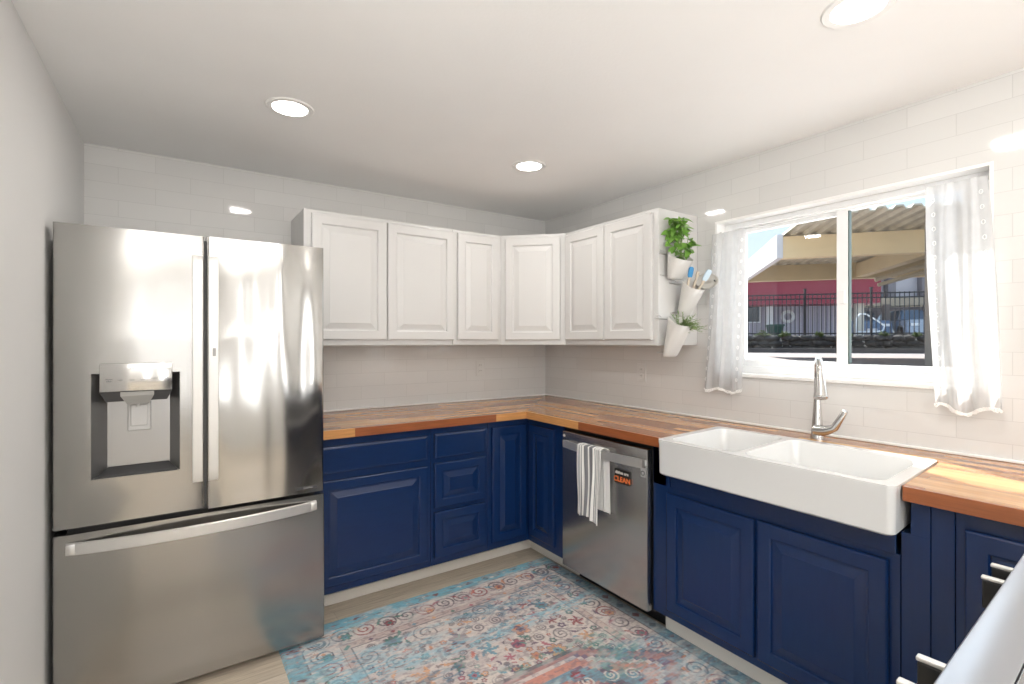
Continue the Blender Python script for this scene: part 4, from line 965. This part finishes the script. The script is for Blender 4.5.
# pool building with a maroon fascia
M_corr=bpy.data.materials.new('white_corrugated_siding'); M_corr.use_nodes=True; tt=M_corr.node_tree; p=tt.nodes['Principled BSDF']
co=tt.nodes.new('ShaderNodeTexCoord'); wv=tt.nodes.new('ShaderNodeTexWave'); wv.inputs['Scale'].default_value=1.0; mp=tt.nodes.new('ShaderNodeMapping'); mp.inputs['Rotation'].default_value=(0,0,R(50.2)); mp.inputs['Scale'].default_value=(2.2,2.2,2.2)
tt.links.new(co.outputs['Object'],mp.inputs[0]); tt.links.new(mp.outputs[0],wv.inputs[0]); rp=tt.nodes.new('ShaderNodeValToRGB'); rp.color_ramp.elements[0].color=(.36,.33,.40,1); rp.color_ramp.elements[1].color=(.62,.58,.62,1); tt.links.new(wv.outputs[0],rp.inputs[0]); tt.links.new(rp.outputs[0],p.inputs['Base Color']); p.inputs['Roughness'].default_value=.7
t=thing('pool_building','low white-sided pool building with a deep maroon fascia','building',tuple(ex(4,23,1.45)))
obj('siding_wall',neb(1.5,7.1,22.2,26,1.45,3.0),M_corr,t)
b=BM(); ebox(b,1.3,7.76,20.9,26.2,2.74,3.60)
obj('fascia',b,mat('maroon_fascia',(.30,.030,.055),.5,bump=.2,bscale=1,stretch=(20,20,1),var=.15,vscale=2),t)
obj('roof',neb(1.2,7.85,20.8,26.3,3.60,3.68),mat('roof_edge',(.5,.48,.46),.7),t)
b=neb(3.05,4.05,22.12,22.2,2.10,2.95); wf=obj('window_frame',b,M_vinyl,t); obj('pane',neb(3.10,4.0,22.10,22.12,2.14,2.92),mat('dusky_glass',(.10,.12,.14),.1),wf)
obj('corner_post',neb(4.25,4.45,21.9,22.15,1.45,2.8),M_trim,t)
b=BM(); ebox(b,7.05,7.3,21.1,21.35,1.45,2.75); obj('column',b,mat('beige_column',(.62,.55,.45),.7),t)
# life ring
b=BM(); c=ex(5.02,22.08,2.33); rings=[]
for k in range(24):
    a=2*math.pi*k/24; cc=ER*math.cos(a)+Vector((0,0,math.sin(a)))
    rings.append([c+cc*(.20+.06*math.cos(2*math.pi*j/12))-ED*(.05*math.sin(2*math.pi*j/12)) for j in range(12)])
loft(b,rings+[rings[0]],cap0=False,cap1=False); tag(obj('life_ring',b,mat('life_ring_white',(.85,.85,.82),.5),smooth=True),'white life ring hung on the pool building wall','life ring')
t=thing('bin','dark green wheeled bin standing at the foot of the pool building','bin',tuple(ex(4.25,20.3,1.45)))
b=BM(); loft(b,[[ex(4.02,20.1,1.5),ex(4.38,20.1,1.5),ex(4.38,20.6,1.5),ex(4.02,20.6,1.5)],[ex(3.98,20.0,1.90),ex(4.42,20.0,1.90),ex(4.42,20.7,1.90),ex(3.98,20.7,1.90)]]); obj('bin_body',b,mat('green_bin',(.015,.06,.04),.5),t)
obj('lid',neb(3.96,4.44,19.95,20.75,1.90,1.96),mat('green_bin_lid',(.02,.075,.05),.5),t)
for s in (4.04,4.30): obj('wheel',neb(s,s+.06,20.05,20.2,1.45,1.58),M_black,t)
# pool hand rail
t=thing('pool_handrail','looping white metal handrail on the pool terrace behind the fence','handrail',tuple(ex(6.7,19,1.45)))
b=BM(); tube(b,[ex(6.36,19,1.45),ex(6.36,19,2.10),ex(6.45,19,2.25),ex(6.63,19,2.24),ex(6.95,19,2.02),ex(7.15,19,1.85),ex(7.10,19,1.70),ex(6.9,19,1.66),ex(6.36,19,1.66)],.026,8); obj('rail',b,mat('white_tube',(.8,.8,.8),.3),t,smooth=True)
# parking structure
M_cream=mat('cream_stucco',(.62,.58,.60),.8)
t=thing('parking_building','pale two-storey building over a dark open car park','building',tuple(ex(14,30,1.45)))
b=BM(); ebox(b,7.9,17,29.0,29.3,3.55,5.6); obj('upper_wall',b,M_cream,t)
obj('floor_beam',neb(7.9,17,27.9,29.3,3.05,3.45),mat('tan_beam_far',(.36,.30,.22),.8),t)
obj('rear_wall',neb(7.9,17,33.5,33.8,1.45,5.4),mat('dark_block',(.06,.055,.06),.9),t)  # near-black tone over the whole rear wall
for s in (9.0,10.55,12.2): 
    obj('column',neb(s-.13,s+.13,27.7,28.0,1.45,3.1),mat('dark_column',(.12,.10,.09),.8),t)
for s in (9.0,10.25,11.0,12.4): obj('pilaster',neb(s-.16,s+.16,28.4,28.9,3.5,5.6),mat('grey_pilaster',(.22,.20,.21),.8),t)
# cars
def car(label,s,tt_,col,z=1.45):
    t=thing('car',label,'car',tuple(ex(s,tt_,z)))
    def cr_(s0,s1,t0,t1,z0,ts,z1):  # tapered block
        b=BM(); loft(b,[[ex(s0,t0,z0),ex(s1,t0,z0),ex(s1,t1,z0),ex(s0,t1,z0)],[ex(s0+ts,t0+ts,z1),ex(s1-ts,t0+ts,z1),ex(s1-ts,t1-ts,z1),ex(s0+ts,t1-ts,z1)]])
        bmesh.ops.bevel(b,geom=list(b.edges),offset=.07,segments=2,affect='EDGES'); return b
    obj('body',cr_(s-.88,s+.88,tt_-2.1,tt_+2.1,z+.22,.04,z+.88),col,t,smooth=True,autos=40)
    obj('cabin',cr_(s-.78,s+.78,tt_-.9,tt_+1.8,z+.86,.22,z+1.38),mat('car_glass',(.10,.14,.19),.08),t,smooth=True,autos=40)
    for a in (-.80,.80):
        for c in (-1.35,1.35):
            b=BM(); w0=ex(s+a-.1,tt_+c,z+.32); tube(b,[w0,w0+ER*.2],.31,18); obj('wheel',b,M_black,t)
    for a in (-.6,.6): obj('headlamp',neb(s+a-.16,s+a+.16,tt_-2.13,tt_-2.05,z+.60,z+.72),mat('headlamp',(.8,.8,.8),.1),t)
    obj('licence_plate',neb(s-.22,s+.22,tt_-2.14,tt_-2.06,z+.38,z+.50),mat('plate_grey',(.6,.6,.6),.4),t)
car('blue car parked left in the car park across the fence',9.75,29.4,mat('blue_car_paint',(.10,.16,.26),.25,.3))
car('silver-blue car parked right in the car park across the fence',11.75,28.6,mat('silver_car_paint',(.36,.42,.50),.25,.3))
# carport
M_tan=mat('tan_painted_steel',(.88,.70,.42),.55,var=.12,vscale=1.5)
M_tan2=mat('dull_tan_steel',(.62,.50,.30),.6,var=.15)
t=thing('carport','tan steel carport with a corrugated metal roof outside the window','carport',tuple(ex(4,9,GZ)))
b=BM(); N=300; S0,S1=1.70,9.0; prof=[]
for k in range(N+1):
    s=S0+(S1-S0)*k/N; prof.append((s,2.825+.018*(1 if (s/.17)%1<.5 else -1)))
rings=[]
for tt_,dz in ((6.5,0),(13.2,.05)):
    rings.append([ex(s,tt_,z+dz) for s,z in prof]+[ex(s,tt_,z+dz+.02) for s,z in reversed(prof)])
loft(b,rings); obj('corrugated_roof',b,mat('weathered_corrugated_metal',(.55,.50,.38),.6,0,var=.35,vscale=5),t)
obj('beam',neb(1.70,9.0,7.75,7.90,2.51,2.81),M_tan,t)
obj('beam',neb(1.72,9.0,10.8,10.95,2.53,2.83),M_tan2,t)
obj('beam',neb(3.6,3.75,7.9,10.8,2.55,2.80),M_tan2,t)
b=BM(); ebox(b,1.62,1.70,7.74,13.2,2.51,2.84); obj('side_fascia',b,mat('white_fascia',(.75,.75,.76),.6),t)
b=BM(); tube(b,[ex(3.26,9.0,2.30),ex(4.9,9.0,2.80)],.035,8); tube(b,[ex(3.30,9.0,2.22),ex(4.9,9.0,2.70)],.03,8); obj('brace',b,mat('pale_brace',(.50,.42,.30),.6),t)
b=BM(); ebox(b,2.93,3.15,6.55,6.75,GZ,2.80); obj('post',b,mat('brown_post',(.26,.215,.17),.7),t)
b=BM(); ebox(b,8.5,8.7,7.75,7.95,GZ,2.6); obj('post',b,mat('brown_post',(.26,.215,.17),.7),t)
